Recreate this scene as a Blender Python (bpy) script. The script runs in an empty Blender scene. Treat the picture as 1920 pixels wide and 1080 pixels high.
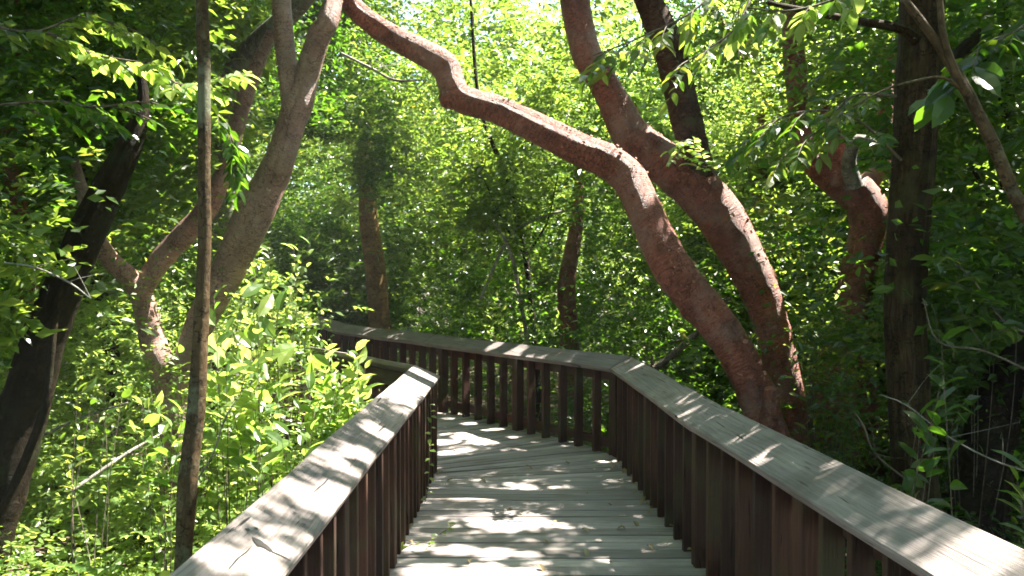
import bpy, math, random
import numpy as np
from mathutils import Vector
R = math.radians
random.seed(7)
rng = np.random.default_rng(11)
scene = bpy.context.scene
C = scene.collection

# ---------------------------------------------------------------- camera
F = 1598.0; PITCH = R(0.9); CAMZ = 1.65
cd = bpy.data.cameras.new('camera'); cam = bpy.data.objects.new('camera', cd); C.objects.link(cam)
cd.lens = 36 * F / 1920; cd.sensor_width = 36; cd.clip_start = 0.05; cd.clip_end = 1500
cam.location = (0, 0, CAMZ); cam.rotation_euler = (R(90) - PITCH, 0, 0)
scene.camera = cam
# ---------------------------------------------------------------- light
SUN_EL, SUN_AZ = R(60), R(66)            # azimuth from straight ahead towards the right
SD = np.array([math.sin(SUN_AZ) * math.cos(SUN_EL), math.cos(SUN_AZ) * math.cos(SUN_EL), math.sin(SUN_EL)])
w = bpy.data.worlds.new("World"); scene.world = w; w.use_nodes = True
nt = w.node_tree; bg = nt.nodes['Background']
sky = nt.nodes.new('ShaderNodeTexSky'); sky.sky_type = 'NISHITA'; sky.sun_disc = False
sky.sun_elevation = SUN_EL; sky.sun_rotation = SUN_AZ; sky.air_density = 1.0; sky.dust_density = 1.0
nt.links.new(sky.outputs[0], bg.inputs[0]); bg.inputs[1].default_value = 0.10
sl = bpy.data.lights.new('sun', 'SUN'); sl.energy = 5.0; sl.angle = R(0.5); sl.color = (1, 0.94, 0.82)
so = bpy.data.objects.new('sun', sl); C.objects.link(so)
so.rotation_euler = Vector(SD).to_track_quat('Z', 'Y').to_euler()
scene.view_settings.view_transform = 'Standard'; scene.view_settings.look = 'None'
scene.view_settings.gamma = 1; scene.view_settings.exposure = 2.88
scene.cycles.filter_width = 1.7; scene.cycles.max_bounces = 8; scene.cycles.volume_bounces = 0; scene.cycles.diffuse_bounces = 5; scene.cycles.transmission_bounces = 6
scene.cycles.glossy_bounces = 3; scene.cycles.sample_clamp_indirect = 6.0

# ---------------------------------------------------------------- helpers
def P(px, py, d):
    """point seen at photo pixel (px, py) at distance d ahead of the camera"""
    x = (px - 960) / F; z = -(py - 540) / F
    yy = math.cos(PITCH) + z * math.sin(PITCH); zz = z * math.cos(PITCH) - math.sin(PITCH)
    k = d / yy
    return np.array([x * k, d, CAMZ + zz * k])
def proj(p):
    y = p[:, 1]; z = p[:, 2] - CAMZ
    cy = y * math.cos(PITCH) - z * math.sin(PITCH); cz = z * math.cos(PITCH) + y * math.sin(PITCH)
    cy = np.where(cy < .05, .05, cy)
    return 960 + F * p[:, 0] / cy, 540 - F * cz / cy

def tag(o, label=None, cat=None, group=None, kind=None):
    if label: o['label'] = label
    if cat: o['category'] = cat
    if group: o['group'] = group
    if kind: o['kind'] = kind
    return o
def empty(name, loc, label, cat, group=None):
    o = bpy.data.objects.new(name, None); C.objects.link(o); o.location = tuple(float(v) for v in loc)
    o.empty_display_size = .1
    return tag(o, label, cat, group)

def mesh_obj(name, V, Fc, mat, parent=None, uv=None, rnd=None, smooth=False, offset=None):
    """V (n,3); Fc: (m,3) or (m,4) int array, or list of both"""
    V = np.asarray(V, dtype=np.float32)
    if parent is not None: V = V - np.array(parent.location, dtype=np.float32)
    if offset is not None: V = V - np.asarray(offset, dtype=np.float32)
    Fs = Fc if isinstance(Fc, list) else [Fc]
    Fs = [np.asarray(f, dtype=np.int32) for f in Fs if len(f)]
    me = bpy.data.meshes.new(name)
    me.vertices.add(len(V)); me.vertices.foreach_set('co', V.ravel())
    loops = np.concatenate([f.ravel() for f in Fs])
    starts = []; s = 0
    for f in Fs:
        k = f.shape[1]; starts.append(np.arange(len(f)) * k + s); s += f.size
    starts = np.concatenate(starts).astype(np.int32)
    me.loops.add(len(loops)); me.loops.foreach_set('vertex_index', loops)
    me.polygons.add(len(starts)); me.polygons.foreach_set('loop_start', starts)
    if uv is not None:
        l = me.uv_layers.new(name='UVMap'); l.data.foreach_set('uv', np.asarray(uv, dtype=np.float32)[loops].ravel())
    if rnd is not None:
        a = me.attributes.new('rnd', 'FLOAT', 'POINT'); a.data.foreach_set('value', np.asarray(rnd, dtype=np.float32))
    me.update(calc_edges=True)
    me.polygons.foreach_set('use_smooth', np.full(len(starts), smooth))
    me.materials.append(mat)
    o = bpy.data.objects.new(name, me); C.objects.link(o)
    if parent is not None: o.parent = parent
    return o

class Acc:
    """collects quad/tri geometry"""
    def __init__(s): s.V = []; s.F4 = []; s.F3 = []; s.UV = []; s.R = []; s.n = 0
    def add(s, V, F4=None, F3=None, UV=None, rnd=0.0):
        V = np.asarray(V, float); s.V.append(V)
        if F4 is not None and len(F4): s.F4.append(np.asarray(F4, int) + s.n)
        if F3 is not None and len(F3): s.F3.append(np.asarray(F3, int) + s.n)
        s.UV.append(np.zeros((len(V), 2)) if UV is None else np.asarray(UV, float))
        s.R.append(np.full(len(V), rnd) if np.isscalar(rnd) else np.asarray(rnd)); s.n += len(V)
    def build(s, name, mat, parent=None, smooth=False):
        fs = []
        if s.F4: fs.append(np.concatenate(s.F4))
        if s.F3: fs.append(np.concatenate(s.F3))
        return mesh_obj(name, np.concatenate(s.V), fs, mat, parent, np.concatenate(s.UV), np.concatenate(s.R), smooth)

def board(acc, a, b, side, up, w0, t, rnd=0.0, a2=None, b2=None, bev=.004, nseg=1, warp=0):
    """plank from a to b (centre line of its top face); side/up unit vectors; w0 width, t thickness.
    a2/b2 optional extra along-offsets at the +side edge (mitres). bevelled long edges."""
    a = np.asarray(a, float); b = np.asarray(b, float); side = np.asarray(side, float); up = np.asarray(up, float)
    d = b - a; L = np.linalg.norm(d); d = d / L
    h = w0 / 2
    prof = [(-h + bev, 0), (h - bev, 0), (h, -bev), (h, -t + bev), (h - bev, -t), (-h + bev, -t), (-h, -t + bev), (-h, -bev)]
    V = []; UV = []
    for i in range(nseg + 1):
        tt = i / nseg
        for (x, z) in prof:
            fx = (x / h + 1) / 2
            off = (a2 or 0) * fx * (1 - tt) + (b2 or 0) * fx * tt
            wz = warp * math.sin(tt * 5.1 + rnd * 30) + warp * .6 * math.sin(tt * 13 + rnd * 77) * (x / h)
            p = a + d * (L * tt + off) + side * (x + warp * .7 * math.sin(tt * 7 + rnd * 11)) + up * (z + wz)
            V.append(p); UV.append((L * tt + off + rnd * 7.3, x + z * .9 + rnd * 13.1))
    F4 = []
    for i in range(nseg):
        for k in range(8):
            k2 = (k + 1) % 8
            F4.append((i * 8 + k, (i + 1) * 8 + k, (i + 1) * 8 + k2, i * 8 + k2))
    n = nseg * 8
    F4 += [(0, 1, 2, 7), (7, 2, 3, 6), (6, 3, 4, 5)]
    F4 += [(n + 7, n + 2, n + 1, n), (n + 6, n + 3, n + 2, n + 7), (n + 5, n + 4, n + 3, n + 6)]
    acc.add(V, F4=F4, UV=UV, rnd=rnd)

def catmull(pts, rad, step=.06):
    pts = np.asarray(pts, float); rad = np.asarray(rad, float)
    p = np.vstack([2 * pts[0] - pts[1], pts, 2 * pts[-1] - pts[-2]]); r = np.concatenate([[rad[0]], rad, [rad[-1]]])
    out = []; ro = []
    for i in range(1, len(p) - 2):
        n = max(2, int(np.linalg.norm(p[i + 1] - p[i]) / step))
        for k in range(n):
            t = k / n
            f = lambda a, b, c, d: .5 * ((2 * b) + (-a + c) * t + (2 * a - 5 * b + 4 * c - d) * t * t + (-a + 3 * b - 3 * c + d) * t ** 3)
            out.append(f(p[i - 1], p[i], p[i + 1], p[i + 2])); ro.append(r[i] + (r[i + 1] - r[i]) * t)
    out.append(p[-2]); ro.append(r[-2])
    return np.array(out), np.array(ro)

def tube(acc, pts, rad, sides=14, step=.06, bump=.05, knots=(), seed=0, flakes=0, rnd=0.0, cap=True, smoothed=True):
    if smoothed: c, r = catmull(pts, rad, step)
    else: c, r = np.asarray(pts, float), np.asarray(rad, float)
    n = len(c)
    T = np.gradient(c, axis=0); T /= np.linalg.norm(T, axis=1)[:, None] + 1e-9
    N = np.zeros_like(T); ref = np.array([0.31, -0.9, .2]); v = ref - T[0] * ref.dot(T[0]); N[0] = v / np.linalg.norm(v)
    for i in range(1, n):
        v = N[i - 1] - T[i] * N[i - 1].dot(T[i]); N[i] = v / (np.linalg.norm(v) + 1e-9)
    B = np.cross(T, N)
    ds = np.concatenate([[0], np.cumsum(np.linalg.norm(np.diff(c, axis=0), axis=1))])
    th = np.arange(sides) / sides * 2 * math.pi
    g = np.random.default_rng(seed + 100)
    ph = g.uniform(0, 6.28, 8)
    S, TH = np.meshgrid(ds, th, indexing='ij')
    sc = 1 / (rad[0] if np.max(rad) == 0 else max(.02, float(np.max(rad))))
    d = (np.sin(S * 1.1 * sc * .6 + ph[0] + np.cos(TH + ph[1])) * .5 + np.sin(2 * TH + S * 2.0 + ph[2]) * .45 +
         np.sin(3 * TH + S * 5.3 + ph[3]) * .35 + np.sin(5 * TH - S * 9 + ph[4]) * .2 + np.sin(S * 21 + 2 * TH + ph[5]) * .15)
    d = d * bump + g.normal(0, bump * .22, d.shape)
    for (ks, kt, kr, kh) in knots:
        dt = (TH - kt + math.pi) % (2 * math.pi) - math.pi
        q = ((S - ks) ** 2 + (dt * r[:, None]) ** 2) / kr ** 2
        d = d + kh * np.exp(-q * 2)
    rr = r[:, None] * (1 + d)
    V = c[:, None, :] + rr[..., None] * (np.cos(TH)[..., None] * N[:, None, :] + np.sin(TH)[..., None] * B[:, None, :])
    UV = np.stack([S, TH / (2 * math.pi) * 2 * math.pi * float(np.mean(r))], -1)
    i, k = np.meshgrid(np.arange(n - 1), np.arange(sides), indexing='ij')
    k2 = (k + 1) % sides
    F4 = np.stack([i * sides + k, i * sides + k2, (i + 1) * sides + k2, (i + 1) * sides + k], -1).reshape(-1, 4)
    V = V.reshape(-1, 3); UV = UV.reshape(-1, 2)
    F3 = []
    if cap:
        V = np.vstack([V, c[-1] + T[-1] * r[-1] * .4]); UV = np.vstack([UV, [ds[-1], 0]])
        F3 = [((n - 1) * sides + k, (n - 1) * sides + (k + 1) % sides, n * sides) for k in range(sides)]
    acc.add(V, F4=F4, F3=F3, UV=UV, rnd=rnd)
    if flakes:                                    # curled strips of peeling bark
        for _ in range(flakes):
            i = g.integers(1, n - 1); a = g.uniform(0, 6.28); s = g.uniform(.004, .014) * (r[i] / .15) ** .5
            nn = math.cos(a) * N[i] + math.sin(a) * B[i]; tt = -math.sin(a) * N[i] + math.cos(a) * B[i]
            o = c[i] + nn * r[i] * (1 + bump * .3); wv = T[i] * s * g.uniform(.5, 1.4); cu = nn * s * g.uniform(.2, .9)
            p0 = o - wv; p1 = o + wv; q0 = p0 + tt * s * .8 + cu * .5; q1 = p1 + tt * s * .8 + cu * .6
            acc.add([p0, p1, q1, q0, q1 + tt * s * .2 + cu * .8, q0 + tt * s * .3 + cu], F4=[(0, 1, 2, 3), (3, 2, 4, 5)],
                    UV=[(ds[i] + g.uniform(), g.uniform())] * 6, rnd=1.0)
    return c, r

# ---------------------------------------------------------------- materials
def newmat(name):
    m = bpy.data.materials.new(name); m.use_nodes = True; n = m.node_tree
    return m, n, n.nodes['Principled BSDF'], n.nodes['Material Output']
def node(n, t, **k):
    x = n.nodes.new(t)
    for a, b in k.items():
        if a.startswith('i_'): x.inputs[a[2:].replace('_', ' ')].default_value = b
        else: setattr(x, a, b)
    return x
def ramp(n, stops, src):
    r = n.nodes.new('ShaderNodeValToRGB'); e = r.color_ramp.elements
    while len(e) > 1: e.remove(e[-1])
    e[0].position, e[0].color = stops[0][0], (*stops[0][1], 1)
    for p, c in stops[1:]:
        k = e.new(p); k.color = (*c, 1)
    n.links.new(src, r.inputs[0]); return r.outputs[0]
def mixc(n, a, b, f, mode='MIX'):
    x = n.nodes.new('ShaderNodeMix'); x.data_type = 'RGBA'; x.blend_type = mode
    for s, v in ((x.inputs[6], a), (x.inputs[7], b), (x.inputs[0], f)):
        if hasattr(v, 'links') or isinstance(v, bpy.types.NodeSocket): n.links.new(v, s)
        elif isinstance(v, (int, float)): s.default_value = v
        else: s.default_value = (*v, 1)
    return x.outputs[2]

def wood_mat(name, stops, rough=.75, knots=True, stain=None, bump=.35, varb=.35, spec=.3):
    m, n, b, out = newmat(name); L = n.links.new
    uv = node(n, 'ShaderNodeUVMap'); at = node(n, 'ShaderNodeAttribute', attribute_name='rnd')
    wob = node(n, 'ShaderNodeTexNoise', i_Scale=1.6, i_Detail=3.0); L(uv.outputs[0], wob.inputs[0])
    va = node(n, 'ShaderNodeVectorMath', operation='MULTIPLY_ADD'); L(wob.outputs['Color'], va.inputs[0]); va.inputs[1].default_value = (0, .05, 0); L(uv.outputs[0], va.inputs[2])
    mp = node(n, 'ShaderNodeMapping'); mp.inputs['Scale'].default_value = (2.2, 75, 1); L(va.outputs[0], mp.inputs[0])
    g1 = node(n, 'ShaderNodeTexNoise', i_Scale=1.0, i_Detail=6.0, i_Roughness=.65); L(mp.outputs[0], g1.inputs[0])
    mp2 = node(n, 'ShaderNodeMapping'); mp2.inputs['Scale'].default_value = (1.2, 9, 1); L(va.outputs[0], mp2.inputs[0])
    g2 = node(n, 'ShaderNodeTexNoise', i_Scale=1.0, i_Detail=4.0); L(mp2.outputs[0], g2.inputs[0])
    col = ramp(n, stops, g1.outputs[0])
    sh = ramp(n, [(.3, (.72, .72, .74)), (.7, (1.12, 1.1, 1.06))], g2.outputs[0])
    col = mixc(n, col, sh, 1.0, 'MULTIPLY')
    br = node(n, 'ShaderNodeMapRange'); L(at.outputs['Fac'], br.inputs[0]); br.clamp = False; br.inputs[3].default_value = 1 - varb; br.inputs[4].default_value = 1 + varb * .6
    col = mixc(n, col, br.outputs[0], 1.0, 'MULTIPLY')
    # dark drying cracks
    mp3 = node(n, 'ShaderNodeMapping'); mp3.inputs['Scale'].default_value = (2.5, 42, 1); L(va.outputs[0], mp3.inputs[0])
    cr = node(n, 'ShaderNodeTexNoise', i_Scale=1.0, i_Detail=2.0); L(mp3.outputs[0], cr.inputs[0])
    crk = ramp(n, [(.30, (1, 1, 1)), (.335, (0, 0, 0))], cr.outputs[0])
    col = mixc(n, col, tuple(c * .18 for c in stops[0][1]), crk)
    if knots:
        mk = node(n, 'ShaderNodeMapping'); mk.inputs['Scale'].default_value = (3.2, 8.0, 1); L(uv.outputs[0], mk.inputs[0])
        vo = node(n, 'ShaderNodeTexVoronoi', i_Scale=1.0, i_Randomness=1.0); L(mk.outputs[0], vo.inputs['Vector'])
        kd = ramp(n, [(.06, (1, 1, 1)), (.12, (0, 0, 0))], vo.outputs['Distance'])
        sep = node(n, 'ShaderNodeSeparateColor'); L(vo.outputs['Color'], sep.inputs[0])
        gt = node(n, 'ShaderNodeMath', operation='GREATER_THAN'); L(sep.outputs[0], gt.inputs[0]); gt.inputs[1].default_value = .62
        mu = node(n, 'ShaderNodeMath', operation='MULTIPLY'); L(kd, mu.inputs[0]); L(gt.outputs[0], mu.inputs[1])
        col = mixc(n, col, (.012, .010, .009), mu.outputs[0])
    if stain:
        ns = node(n, 'ShaderNodeTexNoise', i_Scale=3.0, i_Detail=5.0); tc = node(n, 'ShaderNodeTexCoord'); L(tc.outputs['Object'], ns.inputs[0])
        f = ramp(n, [(.48, (0, 0, 0)), (.68, (.75, .75, .75))], ns.outputs[0])
        col = mixc(n, col, stain, f)
    L(col, b.inputs['Base Color']); b.inputs['Roughness'].default_value = rough; b.inputs['Specular IOR Level'].default_value = spec
    bp = node(n, 'ShaderNodeBump', i_Strength=bump, i_Distance=.01)
    sb = node(n, 'ShaderNodeMath', operation='SUBTRACT'); L(g1.outputs[0], sb.inputs[0]); L(crk, sb.inputs[1])
    L(sb.outputs[0], bp.inputs['Height']); L(bp.outputs[0], b.inputs['Normal'])
    return m

M = {}
M['cap'] = wood_mat('weathered_rail_wood', [(.25, (.13, .106, .104)), (.5, (.255, .218, .214)), (.75, (.36, .318, .312))], .62, True, (.12, .098, .082), .9, .2, .35)
M['deck'] = wood_mat('weathered_deck_wood', [(.25, (.21, .180, .178)), (.5, (.39, .345, .340)), (.8, (.50, .452, .446))], .7, False, (.21, .175, .155), .6, .42)
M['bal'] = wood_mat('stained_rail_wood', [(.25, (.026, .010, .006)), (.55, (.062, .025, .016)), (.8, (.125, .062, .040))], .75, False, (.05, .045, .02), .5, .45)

def bark_mat(name, dark, mid, light, hs=26, vs=5, patch=.62, bump=.6, lich=None, rough=.7, flake=None, bloom=None, spec=.35):
    m, n, b, out = newmat(name); L = n.links.new
    uv = node(n, 'ShaderNodeUVMap'); tc = node(n, 'ShaderNodeTexCoord'); at = node(n, 'ShaderNodeAttribute', attribute_name='rnd')
    mp = node(n, 'ShaderNodeMapping'); mp.inputs['Scale'].default_value = (hs, vs, 1); L(uv.outputs[0], mp.inputs[0])
    a = node(n, 'ShaderNodeTexNoise', i_Scale=1.0, i_Detail=6.0, i_Roughness=.7, i_Distortion=.6); L(mp.outputs[0], a.inputs[0])
    c = node(n, 'ShaderNodeTexNoise', i_Scale=5.0, i_Detail=6.0, i_Roughness=.6); L(tc.outputs['Object'], c.inputs[0])
    col = ramp(n, [(.3, dark), (.52, mid), (.75, light)], a.outputs[0])
    big = ramp(n, [(.35, (.68, .66, .64)), (.65, (1.2, 1.18, 1.15))], c.outputs[0])
    col = mixc(n, col, big, 1.0, 'MULTIPLY')
    d = node(n, 'ShaderNodeTexNoise', i_Scale=11.0, i_Detail=5.0, i_Roughness=.7); L(tc.outputs['Object'], d.inputs[0])
    pf = ramp(n, [(patch, (0, 0, 0)), (patch + .03, (1, 1, 1))], d.outputs[0])
    col = mixc(n, col, tuple(min(1, x * 1.25) for x in light), pf)
    # torn edges of bark plates, pale bloom and ring scars
    pe = node(n, 'ShaderNodeTexNoise', i_Scale=7.0, i_Detail=4.0, i_Roughness=.6); L(tc.outputs['Object'], pe.inputs[0])
    ed = ramp(n, [(.49, (0, 0, 0)), (.51, (.95, .95, .95)), (.53, (0, 0, 0)), (.60, (0, 0, 0)), (.612, (.8, .8, .8)), (.625, (0, 0, 0))], pe.outputs[0])
    col = mixc(n, col, tuple(x * .35 for x in dark), ed)
    mo = node(n, 'ShaderNodeTexNoise', i_Scale=26.0, i_Detail=4.0, i_Roughness=.7); L(tc.outputs['Object'], mo.inputs[0])
    col = mixc(n, col, tuple(x * .6 for x in dark), ramp(n, [(.60, (0, 0, 0)), (.66, (.75, .75, .75))], mo.outputs[0]))
    if bloom:
        bn = node(n, 'ShaderNodeTexNoise', i_Scale=2.2, i_Detail=6.0, i_Roughness=.7); L(tc.outputs['Object'], bn.inputs[0])
        col = mixc(n, col, bloom, ramp(n, [(.48, (0, 0, 0)), (.64, (.5, .5, .5))], bn.outputs[0]))
    if lich:
        e = node(n, 'ShaderNodeTexNoise', i_Scale=3.1, i_Detail=7.0, i_Roughness=.75); L(tc.outputs['Object'], e.inputs[0])
        lf = ramp(n, [(.52, (0, 0, 0)), (.62, (.8, .8, .8))], e.outputs[0]); col = mixc(n, col, lich, lf)
    if flake: col = mixc(n, col, flake, at.outputs['Fac'])
    L(col, b.inputs['Base Color']); b.inputs['Roughness'].default_value = rough; b.inputs['Specular IOR Level'].default_value = spec
    s = node(n, 'ShaderNodeMath', operation='MULTIPLY_ADD'); L(pf, s.inputs[0]); s.inputs[1].default_value = .4; L(a.outputs[0], s.inputs[2])
    bp = node(n, 'ShaderNodeBump', i_Strength=bump, i_Distance=.035); L(s.outputs[0], bp.inputs['Height']); L(bp.outputs[0], b.inputs['Normal'])
    return m
M['gumbo'] = bark_mat('red_peeling_bark', (.09, .028, .020), (.26, .080, .056), (.40, .17, .125), 60, 16, .64, .75, None, .42, (.30, .13, .08), (.36, .235, .205))
M['gumbo_pale'] = bark_mat('pale_pinkish_bark', (.19, .10, .085), (.34, .20, .17), (.45, .30, .26), 70, 18, .64, .75, None, .42, (.34, .2, .15), (.42, .32, .29))
M['dark_bark'] = bark_mat('dark_brown_bark', (.010, .007, .004), (.022, .015, .009), (.045, .033, .02), 14, 16, .66, .9, (.022, .026, .010), spec=.12)
M['brown_bark'] = bark_mat('brown_bark', (.035, .018, .012), (.08, .043, .03), (.14, .085, .062), 40, 14, .66, .8, (.09, .085, .045), spec=.12)
M['grey_bark'] = bark_mat('grey_lichen_bark', (.10, .095, .085), (.19, .18, .16), (.30, .29, .26), 18, 9, .62, .5, (.25, .27, .22))
M['fissured'] = bark_mat('fissured_brown_bark', (.012, .007, .0035), (.045, .028, .014), (.10, .068, .036), 5, 34, .68, 1.0, (.06, .055, .022), spec=.12)
M['smooth_olive'] = bark_mat('olive_sapling_bark', (.035, .022, .011), (.08, .054, .03), (.14, .105, .062), 16, 22, .66, .5, (.14, .15, .10), spec=.12)
M['yellow_bark'] = bark_mat('ochre_bark', (.14, .085, .03), (.25, .155, .06), (.34, .22, .09), 30, 5, .7, .5, spec=.12)
M['twig'] = bark_mat('twig_bark', (.06, .045, .03), (.12, .095, .07), (.22, .19, .15), 12, 20, .7, .3)

def leaf_mat(name, cols, trans, tfac=.42, rough=.38, spec=.5, yellow=.0):
    m, n, b, out = newmat(name); L = n.links.new
    at = node(n, 'ShaderNodeAttribute', attribute_name='rnd')
    k = len(cols)
    col = ramp(n, [(i / max(1, k - 1), c) for i, c in enumerate(cols)], at.outputs['Fac'])
    tcol = ramp(n, [(i / max(1, k - 1), tuple(c[j] * 0 + t[j] for j in range(3))) for i, (c, t) in enumerate(zip(cols, trans))], at.outputs['Fac'])
    tr = node(n, 'ShaderNodeBsdfTranslucent'); L(tcol, tr.inputs[0])
    L(col, b.inputs['Base Color']); b.inputs['Roughness'].default_value = rough; b.inputs['Specular IOR Level'].default_value = spec
    mx = node(n, 'ShaderNodeMixShader'); mx.inputs[0].default_value = tfac
    L(b.outputs[0], mx.inputs[1]); L(tr.outputs[0], mx.inputs[2]); L(mx.outputs[0], out.inputs[0])
    return m
G = lambda *a: list(a)
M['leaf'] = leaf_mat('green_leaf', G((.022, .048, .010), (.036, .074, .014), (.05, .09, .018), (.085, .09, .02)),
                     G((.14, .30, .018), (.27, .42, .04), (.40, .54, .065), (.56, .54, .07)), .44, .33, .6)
M['leaf_bright'] = leaf_mat('bright_leaf', G((.028, .065, .014), (.07, .13, .028), (.12, .19, .045), (.16, .20, .05)),
                     G((.22, .44, .04), (.42, .60, .08), (.57, .72, .15), (.64, .73, .15)), .5, .38, .6)  # bright leaf kind; some sunlit brightness is put into its colours
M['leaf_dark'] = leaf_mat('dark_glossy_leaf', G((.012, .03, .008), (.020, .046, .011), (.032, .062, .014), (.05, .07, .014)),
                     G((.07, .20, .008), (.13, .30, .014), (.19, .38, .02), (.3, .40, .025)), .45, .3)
M['dry_leaf'] = leaf_mat('dry_fallen_leaf', G((.20, .14, .08), (.30, .24, .14), (.38, .33, .2), (.16, .10, .05)),
                     G((.3, .2, .1), (.4, .3, .15), (.5, .4, .2), (.2, .12, .05)), .25, .7, .2)

# ---------------------------------------------------------------- setting: ground
def fbm(x, y, s=1.0, o=0):
    r = 0; a = 1
    for k in range(4):
        r = r + a * np.sin(x * s * 1.7 + o + 1.3 * np.sin(y * s * 1.1 + k + o)) * np.cos(y * s * 1.9 - o * 2 + 1.1 * np.sin(x * s * .9 + 2 * k)); s *= 2.1; a *= .5
    return r
def ground_z(x, y): return -.62 + .10 * fbm(np.asarray(x, float), np.asarray(y, float), .35)
m, n, b, out = newmat('leaf_litter_soil'); L = n.links.new
tc = node(n, 'ShaderNodeTexCoord')
vo = node(n, 'ShaderNodeTexVoronoi', i_Scale=16.0); L(tc.outputs['Object'], vo.inputs['Vector'])
no = node(n, 'ShaderNodeTexNoise', i_Scale=5.0, i_Detail=8.0); L(tc.outputs['Object'], no.inputs[0])
sepc = node(n, 'ShaderNodeSeparateColor'); L(vo.outputs['Color'], sepc.inputs[0])
c1 = ramp(n, [(0, (.05, .03, .018)), (.5, (.12, .08, .05)), (.9, (.22, .17, .12)), (1, (.06, .08, .02))], sepc.outputs[0])
c2 = ramp(n, [(.35, (.4, .4, .4)), (.65, (1.1, 1.1, 1.1))], no.outputs[0])
L(mixc(n, c1, c2, 1.0, 'MULTIPLY'), b.inputs['Base Color']); b.inputs['Roughness'].default_value = .9
bp = node(n, 'ShaderNodeBump', i_Strength=.9, i_Distance=.04); L(vo.outputs['Distance'], bp.inputs['Height']); L(bp.outputs[0], b.inputs['Normal'])
M['ground'] = m
gx = np.concatenate([[-600, -200, -80, -45], np.linspace(-30, 30, 130), [45, 80, 200, 600]])
gy = np.concatenate([[-400, -100, -40, -20], np.linspace(-12, 45, 124), [60, 100, 250, 900]])
X, Y = np.meshgrid(gx, gy, indexing='ij')
Z = ground_z(X, Y) + .025 * fbm(X, Y, 2.3, 1.0)
ny = len(gy); i, k = np.meshgrid(np.arange(len(gx) - 1), np.arange(ny - 1), indexing='ij')
Fg = np.stack([i * ny + k, (i + 1) * ny + k, (i + 1) * ny + k + 1, i * ny + k + 1], -1).reshape(-1, 4)
tag(mesh_obj('forest_floor', np.stack([X, Y, Z], -1).reshape(-1, 3), Fg, M['ground'], smooth=True), 'brown leaf litter of the forest floor', kind='structure')

# ---------------------------------------------------------------- boardwalk
U = np.array([-.577, .817, 0.])                 # direction of the far stretch, after the bend to the left
W2 = np.array([.817, .577, 0.])
A3 = lambda x, y, z=0.: np.array([x, y, z], float)
# inner faces of the two railings on the deck plane
RIN = [A3(1.42, -.6), A3(1.25, 2.0), A3(1.03, 4.8), A3(.92, 7.72), A3(.92, 7.72) + U * 6.2]
RIN.append(RIN[-1] + A3(-.35, .94) * 3.0)
LIN = [A3(-.70, -.6), A3(-.66, 4.8), A3(-.635, 7.1), A3(-.635, 7.1) + U * 6.0]
LIN.append(LIN[-1] + A3(-.35, .94) * 3.0)
def walk_line(pts, s):
    for a, b in zip(pts[:-1], pts[1:]):
        l = np.linalg.norm(b - a)
        if s <= l: return a + (b - a) * s / l
        s -= l
    return pts[-1] + (pts[-1] - pts[-2]) / np.linalg.norm(pts[-1] - pts[-2]) * s
dk = Acc(); PITCHB = .142
rows = []
y = -.6
while y < 6.55: rows.append((A3(-.66 - .1, y), A3(np.interp(y, [-.6, 2, 4.8, 7.7], [1.42, 1.25, 1.03, .92]) + .12, y))); y += PITCHB
# fan of tapering boards through the bend
nf = 15
l0, r0 = rows[-1]
lc = A3(-.635, 7.1) - W2 * .12 + U * .5; rc = lc + W2 * (1.63 + .26)
for j in range(1, nf + 1):
    t = j / nf
    la = l0 * (1 - t) ** 2 + 2 * t * (1 - t) * A3(-.72, 7.1) + lc * t * t
    ra = r0 * (1 - t) ** 2 + 2 * t * (1 - t) * A3(1.04, 7.85) + rc * t * t
    rows.append((la, ra))
for j in range(1, 62):
    rows.append((lc + U * PITCHB * j, rc + U * PITCHB * j))
for j in range(len(rows) - 1):
    (a0, b0), (a1, b1) = rows[j], rows[j + 1]
    gp = random.uniform(.003, .006); r_ = random.random(); jit = random.uniform(-.015, .015)
    d0 = (a1 - a0); d1 = (b1 - b0)
    a0g = a0 + d0 * gp / np.linalg.norm(d0); b0g = b0 + d1 * gp / np.linalg.norm(d1)
    ax = (b0 - a0) / np.linalg.norm(b0 - a0)
    nseg = 8; V = []; UV = []
    dz = random.uniform(-.003, .003)
    for q in range(nseg + 1):
        t = q / nseg
        lo = a0g + (b0g - a0g) * t + ax * jit; hi = a1 + (b1 - a1) * t + ax * jit
        sag = .0025 * math.sin(t * 6 + r_ * 40); wd = np.linalg.norm(hi - lo); e = (hi - lo) / wd
        cup = .003
        Lx = t * np.linalg.norm(b0 - a0)
        for (p, zz, vv) in ((lo, -.035, -.04), (lo, -.004, -.004), (lo + e * .005, 0, .002), (lo + e * .016, -.0003, .012), ((lo + hi) / 2, -cup, wd / 2), (hi - e * .016, -.0003, wd - .01), (hi - e * .005, 0, wd), (hi, -.004, wd + .005), (hi, -.035, wd + .04)):
            V.append(p + A3(0, 0, zz + sag + dz)); UV.append((Lx + r_ * 9, vv + r_ * 17))
    F4 = [(q * 9 + k, (q + 1) * 9 + k, (q + 1) * 9 + k + 1, q * 9 + k + 1) for q in range(nseg) for k in range(8)]
    F4 += [(0, 1, 7, 8)]
    dk.add(V, F4=F4, UV=UV, rnd=np.tile([-.85, -.35, .1 + r_ * .6, r_, r_, r_, .1 + r_ * .6, -.35, -.85], nseg + 1))
o = dk.build('boardwalk_path', M['deck']); tag(o, 'grey weathered plank deck of the boardwalk', kind='structure')
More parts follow.
